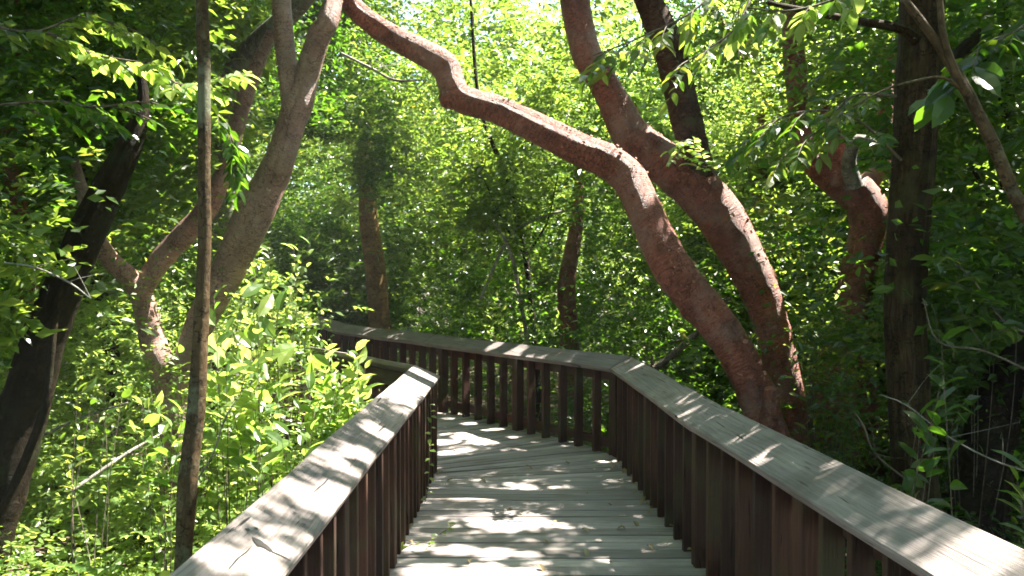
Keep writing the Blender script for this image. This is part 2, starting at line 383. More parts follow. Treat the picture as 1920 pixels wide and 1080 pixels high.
# joists under the deck
jo = Acc()
for off in (.08, .5, .92):
    pts = [LIN[0] * (1 - off) + RIN[0] * off, A3(-.66, 4.8) * (1 - off) + A3(1.03, 4.8) * off, LIN[2] * (1 - off) + RIN[3] * off, LIN[3] * (1 - off) + RIN[4] * off]
    for a, b_ in zip(pts[:-1], pts[1:]):
        d = (b_ - a) / np.linalg.norm(b_ - a); board(jo, a + A3(0, 0, -.045), b_ + A3(0, 0, -.045), np.array([d[1], -d[0], 0]), A3(0, 0, 1), .06, .19)
o = jo.build('boardwalk_joists_surface', M['bal']); o.name = 'boardwalk_underframe'; tag(o, 'dark timber joists under the deck', kind='structure')

CAPW, TILT = .235, R(26)
HIN = .80                                       # height of the cap's inner top edge
def railing(pts, sgn, label, caps, nb_between=5, skip_bend=()):
    """pts: inner face line on the deck; sgn=+1: rail on the right of the walker (outside is +side)"""
    root = empty('wooden_railing', pts[0], label, 'railing', 'railings of the boardwalk')
    segs = list(zip(pts[:-1], pts[1:]))
    dirs = [(b - a) / np.linalg.norm(b - a) for a, b in segs]
    outs = [np.array([d[1], -d[0], 0]) * sgn for d in dirs]
    up0 = A3(0, 0, 1)
    # mitre normals at each vertex
    for si, ((a, b), d, o_) in enumerate(zip(segs, dirs, outs)):
        Lg = np.linalg.norm(b - a)
        side = o_ * math.cos(TILT) + up0 * math.sin(TILT)          # across the cap, from inner low edge to outer high edge
        upv = -o_ * math.sin(TILT) + up0 * math.cos(TILT)
        if sgn < 0: pass
        def mitre(v):
            # along-offset of the outer edge so that neighbouring caps meet
            if v <= 0 or v >= len(segs): return 0
            m_ = dirs[v - 1] + dirs[v]; m_ /= np.linalg.norm(m_)
            nrm = outs[v - 1] + outs[v]; nrm /= np.linalg.norm(nrm)
            # mitre line passes along nrm from the inner corner
            return CAPW * math.cos(TILT) * nrm.dot(d) / nrm.dot(o_)
        ma, mb = mitre(si), mitre(si + 1)
        base = a - o_ * .035 + A3(0, 0, HIN)
        ov = .035
        ia = 0; 
        # shift of the inner corner because the cap overhangs the face line by .035
        def sh(v):
            if v <= 0 or v >= len(segs): return 0
            nrm = outs[v - 1] + outs[v]; nrm /= np.linalg.norm(nrm)
            return -ov * nrm.dot(d) / nrm.dot(o_)
        s0, s1 = sh(si), Lg + sh(si + 1)
        cuts = [s0] + [c for c in caps[si]] + [s1]
        for ci in range(len(cuts) - 1):
            q0, q1 = cuts[ci], cuts[ci + 1]
            g0 = .004 if ci or si else 0; g1 = -.004
            acc = Acc()
            p0 = base + d * (q0 + g0) + side * CAPW / 2; p1 = base + d * (q1 + g1) + side * CAPW / 2
            kw = {}
            a2 = ma if ci == 0 else 0; b2 = mb if ci == len(cuts) - 2 else 0
            board(acc, p0, p1, side, upv, CAPW, .045, random.random(), a2=a2, b2=b2, bev=.007, nseg=max(6, int((q1 - q0) * 7)), warp=.0025)
            acc.build('cap_board', M['cap'], root)
        # apron boards under the cap, and a low rail
        ac = Acc(); e0 = .05 if si else 0
        u0 = a + o_ * .095 + A3(0, 0, HIN + .0) + d * e0; u1 = b + o_ * .095 + A3(0, 0, HIN + .0) - d * .05
        board(ac, u0, u1, o_, up0, .036, .13, random.random()); ac.build('top_rail', M['bal'], root)
        ac = Acc()
        board(ac, u0 + A3(0, 0, -HIN + .135), u1 + A3(0, 0, -HIN + .135), o_, up0, .036, .085, random.random()); ac.build('bottom_rail', M['bal'], root)
        # posts and balusters
        npost = max(1, round(Lg / 1.5)); dp = Lg / npost
        sty = Lg * 0
        for j in range(npost + 1):
            s = j * dp
            if j == npost and si < len(segs) - 1: continue
            if abs(s) < 1e-6 and si > 0 and si not in skip_bend: s = .02
            c = a + d * s
            zt = HIN - .012 + .0
            acc = Acc(); top = c + o_ * .0452 + A3(0, 0, zt)
            board(acc, c + o_ * .0452 + A3(0, 0, -.28), top, d, -o_, .092, .092, random.random(), bev=.005)
            # move so that the inner face lies on the line
            acc.V = [v - o_ * .0 + o_ * (-.0452) for v in acc.V]
            acc.build('post', M['bal'], root)
            if j < npost:
                for q in range(1, nb_between + 1):
                    ss = s + dp * q / (nb_between + 1) + random.uniform(-.008, .008)
                    cc = a + d * ss; tiltx = random.uniform(-.004, .004)
                    acc = Acc()
                    board(acc, cc + A3(0, 0, -.16), cc + d * tiltx + A3(0, 0, zt - .004 - random.uniform(0, .006)), d, -o_, .038, .087, random.random(), bev=.003)
                    acc.build('baluster', M['bal'], root)
    return root
railing(RIN, 1, 'long wooden railing bordering the deck beside the two leaning red trunks', [[], [], [], [3.5], []])
railing(LIN, -1, 'wooden railing with split sunlit cap beside the bright undergrowth', [[3.35], [1.0], [2.6], []])

# split and broken knot in the near left cap
rl = [o for o in bpy.data.objects if o.name.startswith('wooden_railing')][-1]
def on_cap(y_, v):      # point on the left cap: v = metres from the inner edge towards the outer edge
    xi = np.interp(y_, [-.6, 4.8], [-.70, -.66]) + .035
    return A3(xi - v * math.cos(TILT), y_, HIN + v * math.sin(TILT)) + A3(math.sin(TILT), 0, math.cos(TILT)) * .0035
M['hole'] = newmat('rotten_wood_hole')[0]; M['hole'].node_tree.nodes['Principled BSDF'].inputs['Base Color'].default_value = (.012, .009, .007, 1)
def patch(poly):
    V = [on_cap(*q) for q in poly]; n_ = len(V); c0 = np.mean(V, 0); V.append(c0)
    a = Acc(); a.add(V, F3=[(k, (k + 1) % n_, n_) for k in range(n_)]); a.build('knot_hole', M['hole'], rl)
patch([(2.53, .15), (2.535, .125), (2.52, .09), (2.505, .072), (2.49, .078), (2.497, .10), (2.488, .12), (2.51, .14)])
patch([(2.50, .075), (2.503, .04), (2.497, .012), (2.493, .012), (2.498, .042), (2.493, .075)])
patch([(2.49, .13), (2.42, .127), (2.35, .133), (2.28, .13), (2.28, .133), (2.35, .137), (2.42, .131)])
patch([(2.56, .185), (2.575, .178), (2.568, .168), (2.552, .172)])
patch([(2.60, .17), (2.607, .16), (2.60, .152), (2.594, .16)])
patch([(2.80, .06), (2.806, .05), (2.80, .043), (2.793, .05)])
patch([(2.86, .115), (2.864, .10), (2.858, .094), (2.852, .104)])
# ---------------------------------------------------------------- foliage generator
SHAFTS = []            # (point, radius, start): lines to the sun cut free of leaves to place lit spots
def shaft(p, r, t0=.4): SHAFTS.append((np.asarray(p, float), r, t0))
TRACED = []            # (px, py, halfwidth px, depth) samples of trunks the photo shows unobstructed
def leaves(pos, axis, nrm, ln, wd, lod):
    """vectorised leaves. pos,axis,nrm (n,3); ln,wd (n,)"""
    n = len(pos); s = np.cross(axis, nrm); s /= np.linalg.norm(s, axis=1)[:, None] + 1e-9
    nn = np.cross(s, axis)
    def at(u, v, h): return pos + axis * (ln * u)[:, None] + s * (wd * v)[:, None] + nn * (ln * h)[:, None]
    one = np.ones(n)
    if lod == 0:
        pts = [at(0 * one, 0 * one, 0 * one), at(.45 * one, -.5 * one, .06 * one), at(one, 0 * one, -.08 * one), at(.45 * one, .5 * one, .06 * one)]
        tri = [(0, 1, 2), (0, 2, 3)]
    elif lod == 1:
        pts = [at(0 * one, 0 * one, 0 * one), at(.28 * one, -.45 * one, .05 * one), at(.65 * one, -.42 * one, .03 * one), at(one, 0 * one, -.12 * one),
               at(.65 * one, .42 * one, .03 * one), at(.28 * one, .45 * one, .05 * one)]
        tri = [(0, 1, 2), (0, 2, 3), (0, 3, 4), (0, 4, 5)]
    else:
        pts = [at(0 * one, 0 * one, 0 * one), at(.18 * one, -.34 * one, .05 * one), at(.45 * one, -.5 * one, .06 * one), at(.75 * one, -.33 * one, .0 * one), at(one, 0 * one, -.16 * one),
               at(.75 * one, .33 * one, .0 * one), at(.45 * one, .5 * one, .06 * one), at(.18 * one, .34 * one, .05 * one), at(.4 * one, 0 * one, .0 * one), at(.72 * one, 0 * one, -.05 * one)]
        tri = [(0, 1, 8), (1, 2, 8), (2, 3, 9), (2, 9, 8), (3, 4, 9), (4, 5, 9), (5, 6, 9), (6, 8, 9), (6, 7, 8), (7, 0, 8)]
    k = len(pts)
    V = np.stack(pts, 1).reshape(-1, 3)
    T = (np.arange(n)[:, None, None] * k + np.array(tri)[None]).reshape(-1, 3)
    return V, T, k
def unit(v): return v / (np.linalg.norm(v, axis=1)[:, None] + 1e-9)

def cull(p, prob=.95, clear_path=True, traced=True, shafts=True):
    keep = np.ones(len(p), bool)
    if clear_path:
        for a, b in ((A3(.25, -3), A3(.22, 7.2)), (A3(.22, 7.2), A3(.22, 7.2) + U * 9)):
            d = b - a; t = np.clip(((p[:, :2] - a[:2]) @ d[:2]) / (d[:2] @ d[:2]), 0, 1)
            q = np.hypot(p[:, 0] - a[0] - d[0] * t, p[:, 1] - a[1] - d[1] * t)
            keep &= ~((q < 1.25) & (p[:, 2] < 3.6) & (p[:, 2] > -.1))
            keep &= ~((q < .98) & (p[:, 2] <= -.1))
    px, py = proj(p)
    if traced:
        idx = np.where(keep & (px > -80) & (px < 2000) & (py > -80) & (py < 1160) & (p[:, 1] > 0))[0]
        hit = np.zeros(len(idx), bool); qx, qy, qd = px[idx], py[idx], p[idx, 1]
        for (tx, ty, hw, dep) in TRACED: hit |= ((qx - tx) ** 2 + (qy - ty) ** 2 < hw * hw) & (qd < dep + .1)
        kill = hit & (rng.random(len(idx)) < prob); keep[idx[kill]] = False
    if shafts:
        for (q, r, t0) in SHAFTS:
            v = p - q; t = v @ SD; dist2 = (v ** 2).sum(1) - t * t
            keep &= ~((t > t0) & (dist2 < r * r))
    # nothing right in front of the lens
    keep &= ~((p[:, 1] > -.5) & (p[:, 1] < 2.6) & (px > -60) & (px < 1980) & (py > -60) & (py < 1140))
    return keep

def spray_field(N, sampler, m=9, ln=.08, asp=.5, lod=0, spread=.34, cullkw=None, up=.5, droop=.25, accept=None):
    """N leafy twigs with m leaves each; returns V,T,rnd,(leaf centres)"""
    o = sampler(N); n = len(o)
    az = rng.uniform(0, 6.283, n); el = rng.normal(.1, .45, n)
    d = np.stack([np.cos(az) * np.cos(el), np.sin(az) * np.cos(el), np.sin(el)], 1)
    Ls = spread * rng.uniform(.6, 1.3, n)
    t = np.linspace(.12, 1, m)[None, :] + rng.normal(0, .03, (n, m))
    pos = o[:, None, :] + d[:, None, :] * (t * Ls[:, None])[..., None]
    pos[..., 2] -= droop * (t ** 2) * Ls[:, None]
    side = np.cross(d, np.array([0, 0, 1.])); side = unit(side)
    sg = np.where(np.arange(m) % 2 == 0, 1, -1)[None, :, None]
    ax = unit((side[:, None, :] * sg * 1.0 + d[:, None, :] * .75 + rng.normal(0, .28, (n, m, 3))).reshape(-1, 3))
    ax[:, 2] -= rng.uniform(0, .5, len(ax)); ax = unit(ax)
    nr = np.tile(np.array([0, 0, 1.]) * up, (n * m, 1)) + rng.normal(0, .38, (n * m, 3)); nr = unit(nr - ax * (nr * ax).sum(1)[:, None])
    pos = pos.reshape(-1, 3)
    tw = np.repeat(np.clip(.5 + .28 * fbm(o[:, 0], o[:, 1] + o[:, 2], 1.1, 4.0) + rng.normal(0, .16, n), 0, 1), m); rr = np.clip(tw * .65 + rng.random(n * m) * .4 - .03, 0, 1)
    rr = np.where(rng.random(n * m) < .015, 1.0, rr * .85)
    l = ln * rng.uniform(.6, 1.25, n * m) * np.repeat(rng.uniform(.75, 1.2, n) * (1 + .35 * np.clip(fbm(o[:, 0] + 9, o[:, 1] - o[:, 2], .9, 1.0), -.6, 1)), m)
    keep = cull(pos + ax * (l * .5)[:, None], **(cullkw or {})) & (pos[:, 2] > ground_z(pos[:, 0], pos[:, 1]) + .02)
    if accept is not None: keep &= accept(pos)
    return pos[keep], ax[keep], nr[keep], l[keep], l[keep] * asp * rng.uniform(.85, 1.15, keep.sum()), rr[keep], lod
def leaf_arrays(f):
    V, T, k = leaves(*f[:5], f[6]); return V, T, np.repeat(f[5], k)
def foliage_obj(name, fields, mat, parent=None):
    Vs, Ts, Rs, n = [], [], [], 0
    for f in fields:
        if len(f[0]) == 0: continue
        V, T, r = leaf_arrays(f); Vs.append(V); Ts.append(T + n); Rs.append(r); n += len(V)
    if not Vs: return None
    return mesh_obj(name, np.concatenate(Vs), np.concatenate(Ts), mat, parent, None, np.concatenate(Rs))
def sub(f, msk): return tuple(a[msk] for a in f[:6]) + (f[6],)

def clumpy(lo, hi, clumps, sig, weight=None):
    lo, hi = np.array(lo, float), np.array(hi, float)
    cc = lo + rng.random((clumps, 3)) * (hi - lo)
    if weight is not None: cc = cc[rng.random(clumps) < weight(cc)]
    def f(N):
        i = rng.integers(0, len(cc), N)
        return cc[i] + rng.normal(0, 1, (N, 3)) * np.array(sig) * (.5 + rng.random(len(cc)))[i][:, None]
    return f

# ---------------------------------------------------------------- traced trunks
def trace(pts, w, d):
    """pts pixel polyline, w pixel widths, d depth or list: returns world points and radii; records the silhouette"""
    d = [d] * len(pts) if np.isscalar(d) else d
    wp = [P(x, y, dd) for (x, y), dd in zip(pts, d)]
    rr = [ww / 2 * dd / F for ww, dd in zip(w, d)]
    return wp, rr
def record(pts, w, d, extra=6, skip=()):
    d = [d] * len(pts) if np.isscalar(d) else d
    for i in range(len(pts) - 1):
        L_ = math.hypot(pts[i + 1][0] - pts[i][0], pts[i + 1][1] - pts[i][1]); k = max(1, int(L_ / 14))
        for j in range(k):
            t = j / k
            x = pts[i][0] * (1 - t) + pts[i + 1][0] * t; y_ = pts[i][1] * (1 - t) + pts[i + 1][1] * t
            if any(a <= x <= c and b <= y_ <= e for a, b, c, e in skip): continue
            TRACED.append((x, y_, (w[i] * (1 - t) + w[i + 1] * t) / 2 + extra, d[i] * (1 - t) + d[i + 1] * t))
TREES = []   # (root, crown anchor xy, material, leaf material)
def tree(name, label, cat, stems, mat, crown_xy, base=None, bump=.05, flakes=0, group=None, rec=True, skip=(), leaf='leaf', step=.06, sides=16, knots=()):
    """stems: list of (partname, pts, widths, depth)"""
    first = stems[0]; wp, rr = trace(*first[1:4])
    root = empty(name, wp[0] if base is None else base, label, cat, group)
    for j, st in enumerate(stems):
        wp, rr = trace(*st[1:4])
        if rec: record(*st[1:4], skip=skip)
        acc = Acc(); tube(acc, wp, rr, sides=sides, step=step, bump=bump, seed=len(TREES) * 7 + j, flakes=int(flakes * len(wp) / 6), knots=knots if j == 0 else ())
        acc.build(st[0], mat if len(st) < 5 else st[4], root, smooth=True)
    TREES.append((root, crown_xy, leaf))
    return root

tree('slender_tree', 'slender straight olive-brown tree close behind the left railing', 'tree',
     [('trunk', [(338, 1330), (341, 1150), (343, 1060), (353, 900), (369, 750), (379, 560), (384, 430), (383, 300), (382, 130), (379, 0), (376, -200), (380, -500)],
       [36, 34, 31, 36, 32, 26, 24, 23, 25, 23, 22, 18], 3.9)], M['smooth_olive'], (-1.6, 4.2), bump=.045, step=.03)
tree('gumbo_limbo_tree', 'pinkish thick-limbed tree rising in a V beyond the left railing', 'tree',
     [('trunk', [(345, 1000), (338, 830), (330, 760), (322, 700)], [84, 66, 60, 60], 7.0),
      ('limb', [(335, 800), (350, 700), (375, 610), (408, 545), (440, 480), (475, 405), (510, 335), (528, 290), (543, 240), (558, 195), (572, 155), (585, 110), (602, 60), (618, 30), (650, -120), (700, -260)],
       [44, 52, 56, 60, 64, 68, 60, 54, 52, 56, 46, 44, 43, 40, 26, 20], [7.0, 7.0, 6.9, 6.8, 6.8, 6.7, 6.7, 6.6, 6.6, 6.6, 6.6, 6.55, 6.5, 6.5, 6.8, 7.2]),
      ('branch', [(553, 235), (546, 190), (538, 120), (532, 50), (528, -20), (540, -200)], [34, 38, 36, 36, 36, 26], 6.6),
      ('limb', [(328, 770), (308, 700), (290, 650), (274, 590), (262, 540), (252, 520)], [50, 52, 48, 43, 40, 30], [7.0, 7.0, 7.0, 7.1, 7.1, 7.1]),
      ('branch', [(268, 560), (240, 518), (205, 485), (180, 440), (165, 400), (140, 300)], [34, 36, 34, 28, 24, 16], [7.1, 7.0, 6.9, 6.8, 6.8, 6.8]),
      ('branch', [(262, 550), (300, 490), (350, 435), (385, 395), (410, 350), (428, 300), (440, 250), (460, 180), (480, 130), (510, 60)], [36, 40, 44, 40, 34, 32, 30, 30, 26, 20], 7.1),
      ], M['gumbo_pale'], (-2.2, 6.9), sides=22, step=.035, bump=.055, flakes=110, skip=((140, 640, 420, 900), (380, 480, 470, 560)))
tree('grey_tree', 'pale grey lichen-covered tree slanting across the top left behind the V-shaped tree', 'tree',
     [('trunk', [(300, 1000), (380, 620), (420, 330), (430, 200), (445, 130), (490, 75), (560, 10), (620, -60)], [60, 50, 44, 46, 44, 40, 36, 30], [9, 9, 8.6, 8.2, 8.0, 7.6, 7.2, 6.9]),
      ('branch', [(440, 130), (430, 60), (440, -30)], [30, 22, 16], [8, 8, 8])], M['grey_bark'], (-2.0, 8.4), rec=False, bump=.04)
record([(445, 130), (490, 75), (560, 10)], [44, 40, 36], 7.5)
tree('dark_tree', 'dark shaded trunk leaning to the right at the left edge', 'tree',
     [('trunk', [(-60, 1100), (5, 900), (45, 760), (95, 600), (150, 470), (190, 380), (225, 310), (252, 250), (268, 190), (262, 120)], [110, 98, 88, 78, 66, 58, 50, 38, 22, 12], [5.2, 5.2, 5.2, 5.1, 5, 5, 4.9, 4.9, 4.9, 4.9]),
      ('branch', [(-10, 980), (40, 880), (85, 760), (95, 680), (110, 560), (150, 470)], [14, 16, 14, 12, 12, 10], 4.95)],
     M['dark_bark'], (-3.2, 4.8), bump=.08, leaf='leaf_dark', rec=False)
tree('gumbo_limbo_tree', 'reddish tree whose long limb arches over the path to the upper left', 'tree',
     [('trunk', [(1478, 1010), (1458, 860), (1428, 770), (1385, 670), (1330, 590), (1270, 515), (1232, 450), (1205, 390), (1178, 335), (1140, 302), (1080, 276), (1000, 238), (930, 205), (868, 186), (848, 160), (832, 122), (790, 97), (740, 72), (695, 42), (660, 8), (630, -50), (560, -160), (450, -300)],
       [78, 66, 66, 69, 72, 73, 70, 67, 70, 67, 60, 55, 51, 52, 50, 52, 46, 44, 41, 38, 36, 30, 20],
       [6.3, 6.3, 6.4, 6.5, 6.6, 6.7, 6.8, 6.9, 7.0, 7.0, 7.0, 7.0, 7.0, 7.0, 7.0, 7.0, 6.9, 6.9, 6.8, 6.8, 6.7, 6.6, 6.4]),
      ('branch_stub', [(866, 184), (846, 184), (828, 184)], [46, 40, 32], [7.0, 6.97, 6.95]),
      ('branch_stub', [(1440, 800), (1446, 760), (1446, 728)], [34, 34, 28], [6.25, 6.22, 6.2])],
     M['gumbo'], (.3, 7.0), sides=22, step=.035, bump=.055, flakes=190, knots=((1.1, 1.0, .1, .18), (1.9, 4.0, .08, .15)))
tree('gumbo_limbo_tree', 'dark red forked tree directly behind the arching red tree', 'tree',
     [('trunk', [(1515, 1000), (1494, 860), (1482, 760), (1456, 650), (1424, 545), (1388, 470), (1354, 412), (1316, 366), (1274, 328), (1225, 292), (1180, 250), (1155, 200), (1130, 150), (1100, 100), (1086, 50), (1078, 0), (1070, -80), (1040, -250)],
       [74, 62, 60, 64, 72, 80, 85, 84, 82, 78, 73, 64, 56, 55, 53, 54, 48, 38], 8.3),
      ('limb', [(1338, 402), (1322, 352), (1303, 290), (1286, 220), (1270, 150), (1250, 80), (1225, 20), (1190, -60), (1150, -200)],
       [30, 54, 58, 62, 60, 56, 52, 44, 30], [8.38, 8.3, 8.15, 8.1, 8.1, 8.0, 8.0, 7.9, 7.8], M['brown_bark'])],
     M['gumbo'], (2.6, 8.4), sides=22, step=.035, bump=.065, flakes=160, skip=((1240, 230, 1340, 330), (1180, -50, 1330, 110)))
tree('gumbo_limbo_tree', 'crooked pinkish tree with a sunlit broken branch left of the straight brown trunk', 'tree',
     [('trunk', [(1600, 1010), (1590, 800), (1585, 700), (1592, 600), (1605, 520), (1625, 440), (1625, 390), (1600, 345)], [150, 130, 110, 66, 62, 68, 74, 60], [9, 9, 9, 9, 9, 9, 9, 9]),
      ('branch', [(1610, 370), (1575, 345), (1540, 325), (1520, 300), (1500, 230), (1490, 120), (1485, 0)], [64, 62, 44, 36, 32, 40, 36], 9.0),
      ('branch', [(1578, 350), (1572, 300), (1565, 255), (1545, 200)], [54, 40, 28, 18], 8.9),
      ('branch', [(1600, 350), (1592, 300), (1610, 262), (1640, 268), (1680, 270)], [36, 26, 20, 14, 12], [8.8, 8.7, 8.6, 8.6, 8.6], M['grey_bark']),
      ('branch', [(1610, 360), (1640, 330), (1655, 300), (1660, 200), (1665, 90)], [50, 34, 30, 26, 24], 9.1)],
     M['gumbo'], (4.3, 9.6), bump=.07, flakes=50, skip=((1500, 560, 1680, 1000), (1480, 0, 1540, 300), (1640, 0, 1680, 340)))
tree('straight_tree', 'straight brown tree with fissured bark behind the right railing', 'tree',
     [('trunk', [(1745, 1150), (1722, 950), (1708, 800), (1697, 600), (1702, 450), (1713, 300), (1722, 150), (1728, 0), (1735, -200), (1745, -500)],
       [90, 84, 78, 72, 74, 74, 78, 80, 66, 40], 5.0),
      ('branch', [(1730, 90), (1690, 55), (1600, 38), (1520, 22), (1440, 5)], [24, 18, 14, 12, 9], [5, 4.8, 4.6, 4.4, 4.2]),
      ('branch', [(1740, 180), (1775, 150), (1790, 110), (1840, 60)], [40, 36, 26, 20], [5.1, 5.3, 5.5, 5.8])],
     M['fissured'], (2.7, 4.6), bump=.045, leaf='leaf_dark')
tree('leaning_sapling', 'thin brown sapling leaning diagonally across the upper right corner', 'sapling',
     [('trunk', [(2200, 900), (2080, 700), (1960, 470), (1905, 370), (1860, 265), (1812, 170), (1760, 85), (1700, 5), (1640, -70), (1560, -180)],
       [30, 28, 26, 25, 24, 22, 17, 14, 12, 8], 3.4),
      ('branch', [(1815, 180), (1785, 120), (1768, 60), (1760, -20), (1745, -120)], [17, 14, 13, 11, 8], 3.38),
      ('branch', [(1818, 185), (1770, 146), (1700, 155), (1650, 172), (1600, 200)], [7, 5, 4, 3.5, 3], [3.4, 3.35, 3.3, 3.3, 3.3])],
     M['smooth_olive'], (3.0, 3.0), bump=.06, leaf='leaf_dark', step=.03, sides=10)
tree('ochre_tree', 'straight ochre-brown tree just beyond the far railing in deep shade', 'tree',
     [('trunk', [(722, 760), (712, 610), (703, 500), (692, 420), (688, 350), (684, 290), (690, 230), (700, 150)], [46, 42, 39, 36, 32, 22, 14, 7], 14.5)],
     M['yellow_bark'], (-2.0, 15.0), bump=.02, skip=((660, 0, 720, 400),))
tree('stout_tree', 'stout dark trunk with a bent stub at the lower right edge', 'tree',
     [('trunk', [(1830, 1120), (1835, 960), (1850, 850), (1868, 760), (1890, 700), (1925, 650), (1990, 560), (2050, 400), (2060, 100)], [110, 100, 92, 84, 66, 54, 48, 44, 40], [5.6, 5.6, 5.6, 5.6, 5.6, 5.6, 5.6, 5.6, 5.6])],
     M['dark_bark'], (4.6, 5.4), bump=.09, leaf='leaf_dark')
tree('gumbo_limbo_tree', 'thin reddish trunk deep in the thicket beyond the middle of the far railing', 'tree',
     [('trunk', [(1075, 760), (1068, 640), (1062, 540), (1078, 440), (1085, 370), (1080, 300), (1070, 240)], [42, 36, 34, 28, 20, 12, 7], 12.5)],
     M['gumbo'], (1.0, 13.0), bump=.06, skip=((1050, 0, 1100, 430), (1000, 600, 1200, 800)))
# further trunks of the wood: thin, mostly hidden by leaves
BGT = [
       ((1010, 740), (985, 480), (900, 200), 11, 11.0, 'pale forked stem standing in the thicket behind the far railing'),
       ((1340, 700), (1300, 420), (1330, 40), 16, 13.0, 'grey trunk far behind the forked red tree'),
       ((1400, 640), (1430, 300), (1380, 0), 26, 12.0, 'pinkish trunk glimpsed above the forked red tree'),
       ((1860, 800), (1875, 400), (1880, 0), 26, 8.0, 'dark trunk in the leaves between the straight trunk and right edge'),
       ((215, 700), (150, 350), (160, 0), 26, 9.5, 'brown trunk hidden in dark leaves at the upper left'),
       ((60, 640), (20, 300), (40, 0), 34, 7.5, 'reddish shaded trunk near the upper left corner'),
       ((440, 700), (448, 400), (470, 100), 14, 11.0, 'slim stem seen through the V-shaped tree'),
       ((1240, 660), (1225, 300), (1210, 0), 14, 16.0, 'distant slim trunk between the two red trees')]
for j, (b0, b1, b2, wd, dd, lab) in enumerate(BGT):
    b3 = (b2[0] + (b2[0] - b1[0]) * .3 + random.uniform(-60, 60), b2[1] - 220)
    mid = ((b0[0] + b1[0]) / 2 + random.uniform(-14, 14), (b0[1] + b1[1]) / 2)
    mid2 = ((b2[0] + b1[0]) / 2 + random.uniform(-14, 14), (b2[1] + b1[1]) / 2)
    g0 = (b0[0], b0[1] + 60)
    st = [('trunk', [g0, b0, mid, b1, mid2, b2, b3], [wd * 1.2, wd * 1.1, wd * 1.05, wd, wd * .9, wd * .75, wd * .5], dd)]
    for q in range(3):
        s0 = mid2 if q % 2 else b1; sx = random.choice([-1, 1])
        st.append(('branch', [s0, (s0[0] + sx * 40, s0[1] - 60), (s0[0] + sx * 70 + random.uniform(-20, 20), s0[1] - 150)], [wd * .5, wd * .35, wd * .2], [dd, dd - .2, dd - .4]))
    p0 = P(b2[0], b2[1], dd)
    tree('woodland_tree', lab, 'tree', st, [M['dark_bark'], M['smooth_olive'], M['grey_bark'], M['dark_bark']][j % 4] if 'pink' not in lab and 'reddish' not in lab else M['gumbo'],
         (p0[0], dd), rec=False, leaf=['leaf', 'leaf_dark', 'leaf_bright', 'leaf', 'leaf_dark'][j % 5], bump=.05, step=.2, sides=8, group='slim trees of the wood')

# ---------------------------------------------------------------- sun shafts
def pshaft(px, py, r, d=None, z=None, t0=.4):
    if d is None: d = F * (CAMZ - z) / (py - 515)
    shaft(P(px, py, d), r, t0)
# deck patches
for px, py, r in ((800, 1072, .13), (900, 1076, .16), (980, 1078, .12), (780, 1030, .10), (850, 1035, .12), (930, 1040, .12), (985, 1042, .07),
                  (830, 925, .10), (870, 922, .09), (960, 910, .10), (985, 915, .10), (1030, 958, .05), (1040, 985, .08), (1060, 990, .05),
                  (1160, 1055, .06), (1130, 1050, .05), (1170, 1033, .05), (1100, 893, .09), (1155, 905, .05), (1080, 845, .05), (1120, 850, .06), (1190, 870, .06),
                  (830, 830, .22), (870, 820, .18), (900, 830, .18), (850, 800, .14), (880, 795, .13), (930, 806, .12), (960, 820, .1), (890, 860, .09), (840, 850, .13), (1000, 830, .06), (840, 785, .12), (905, 808, .1), (925, 830, .09), (870, 845, .12), (945, 845, .05), (980, 845, .05), (1020, 850, .04), (830, 880, .07), (875, 885, .05), (1130, 868, .05), (1000, 925, .05), (900, 950, .05), (850, 990, .05), (890, 1000, .05), (1100, 990, .04)):
    pshaft(px, py, r * (1 if py > 1020 and px < 1000 else .72), z=0)
# caps of the railings
for px, py, r in ((1335, 800, .10), (1360, 800, .11), (1395, 815, .06), (1430, 845, .07), (1480, 830, .05), (1880, 1035, .10), (1850, 1060, .08), (1790, 1020, .04), (1750, 1035, .04), (1230, 735, .03),
                  (740, 640, .05), (850, 652, .12), (880, 655, .10), (960, 655, .14), (985, 660, .10), (920, 655, .06), (1060, 668, .04),
                  (800, 700, .14), (780, 725, .14), (755, 745, .14), (720, 800, .14), (690, 840, .12), (655, 865, .09), (640, 900, .10), (600, 925, .12), (560, 925, .09), (500, 1040, .07), (400, 1062, .08), (530, 1010, .05)):
    pshaft(px, py, r, z=.86)
# limbs
for px, py, r, d in ((850, 130, .10, 7), (865, 150, .10, 7), (820, 95, .09, 7), (760, 70, .08, 6.9), (700, 30, .08, 6.8), (900, 185, .10, 7), (950, 205, .13, 7), (1000, 225, .14, 7), (1050, 245, .14, 7), (1100, 265, .13, 7),
                     (1140, 290, .10, 7), (1175, 330, .10, 6.95), (1195, 370, .09, 6.9), (1245, 290, .09, 8.1), (1225, 275, .07, 8.1), (1370, 385, .10, 8.2), (1385, 400, .08, 8.2), (1415, 440, .07, 8.2), (1435, 480, .06, 8.2), (1455, 540, .06, 8.2), (1470, 600, .05, 8.2),
                     (610, 60, .13, 6.5), (590, 110, .13, 6.5), (580, 160, .12, 6.5), (570, 200, .12, 6.6), (560, 260, .07, 6.6), (500, 300, .06, 6.7), (200, 480, .10, 7), (240, 510, .10, 7), (270, 540, .08, 7),
                     (1600, 300, .12, 8.7), (1610, 270, .1, 8.6), (1625, 310, .08, 8.8), (340, 790, .10, 7), (470, 420, .05, 6.8)):
    shaft(P(px, py, d), r + .075, .25)
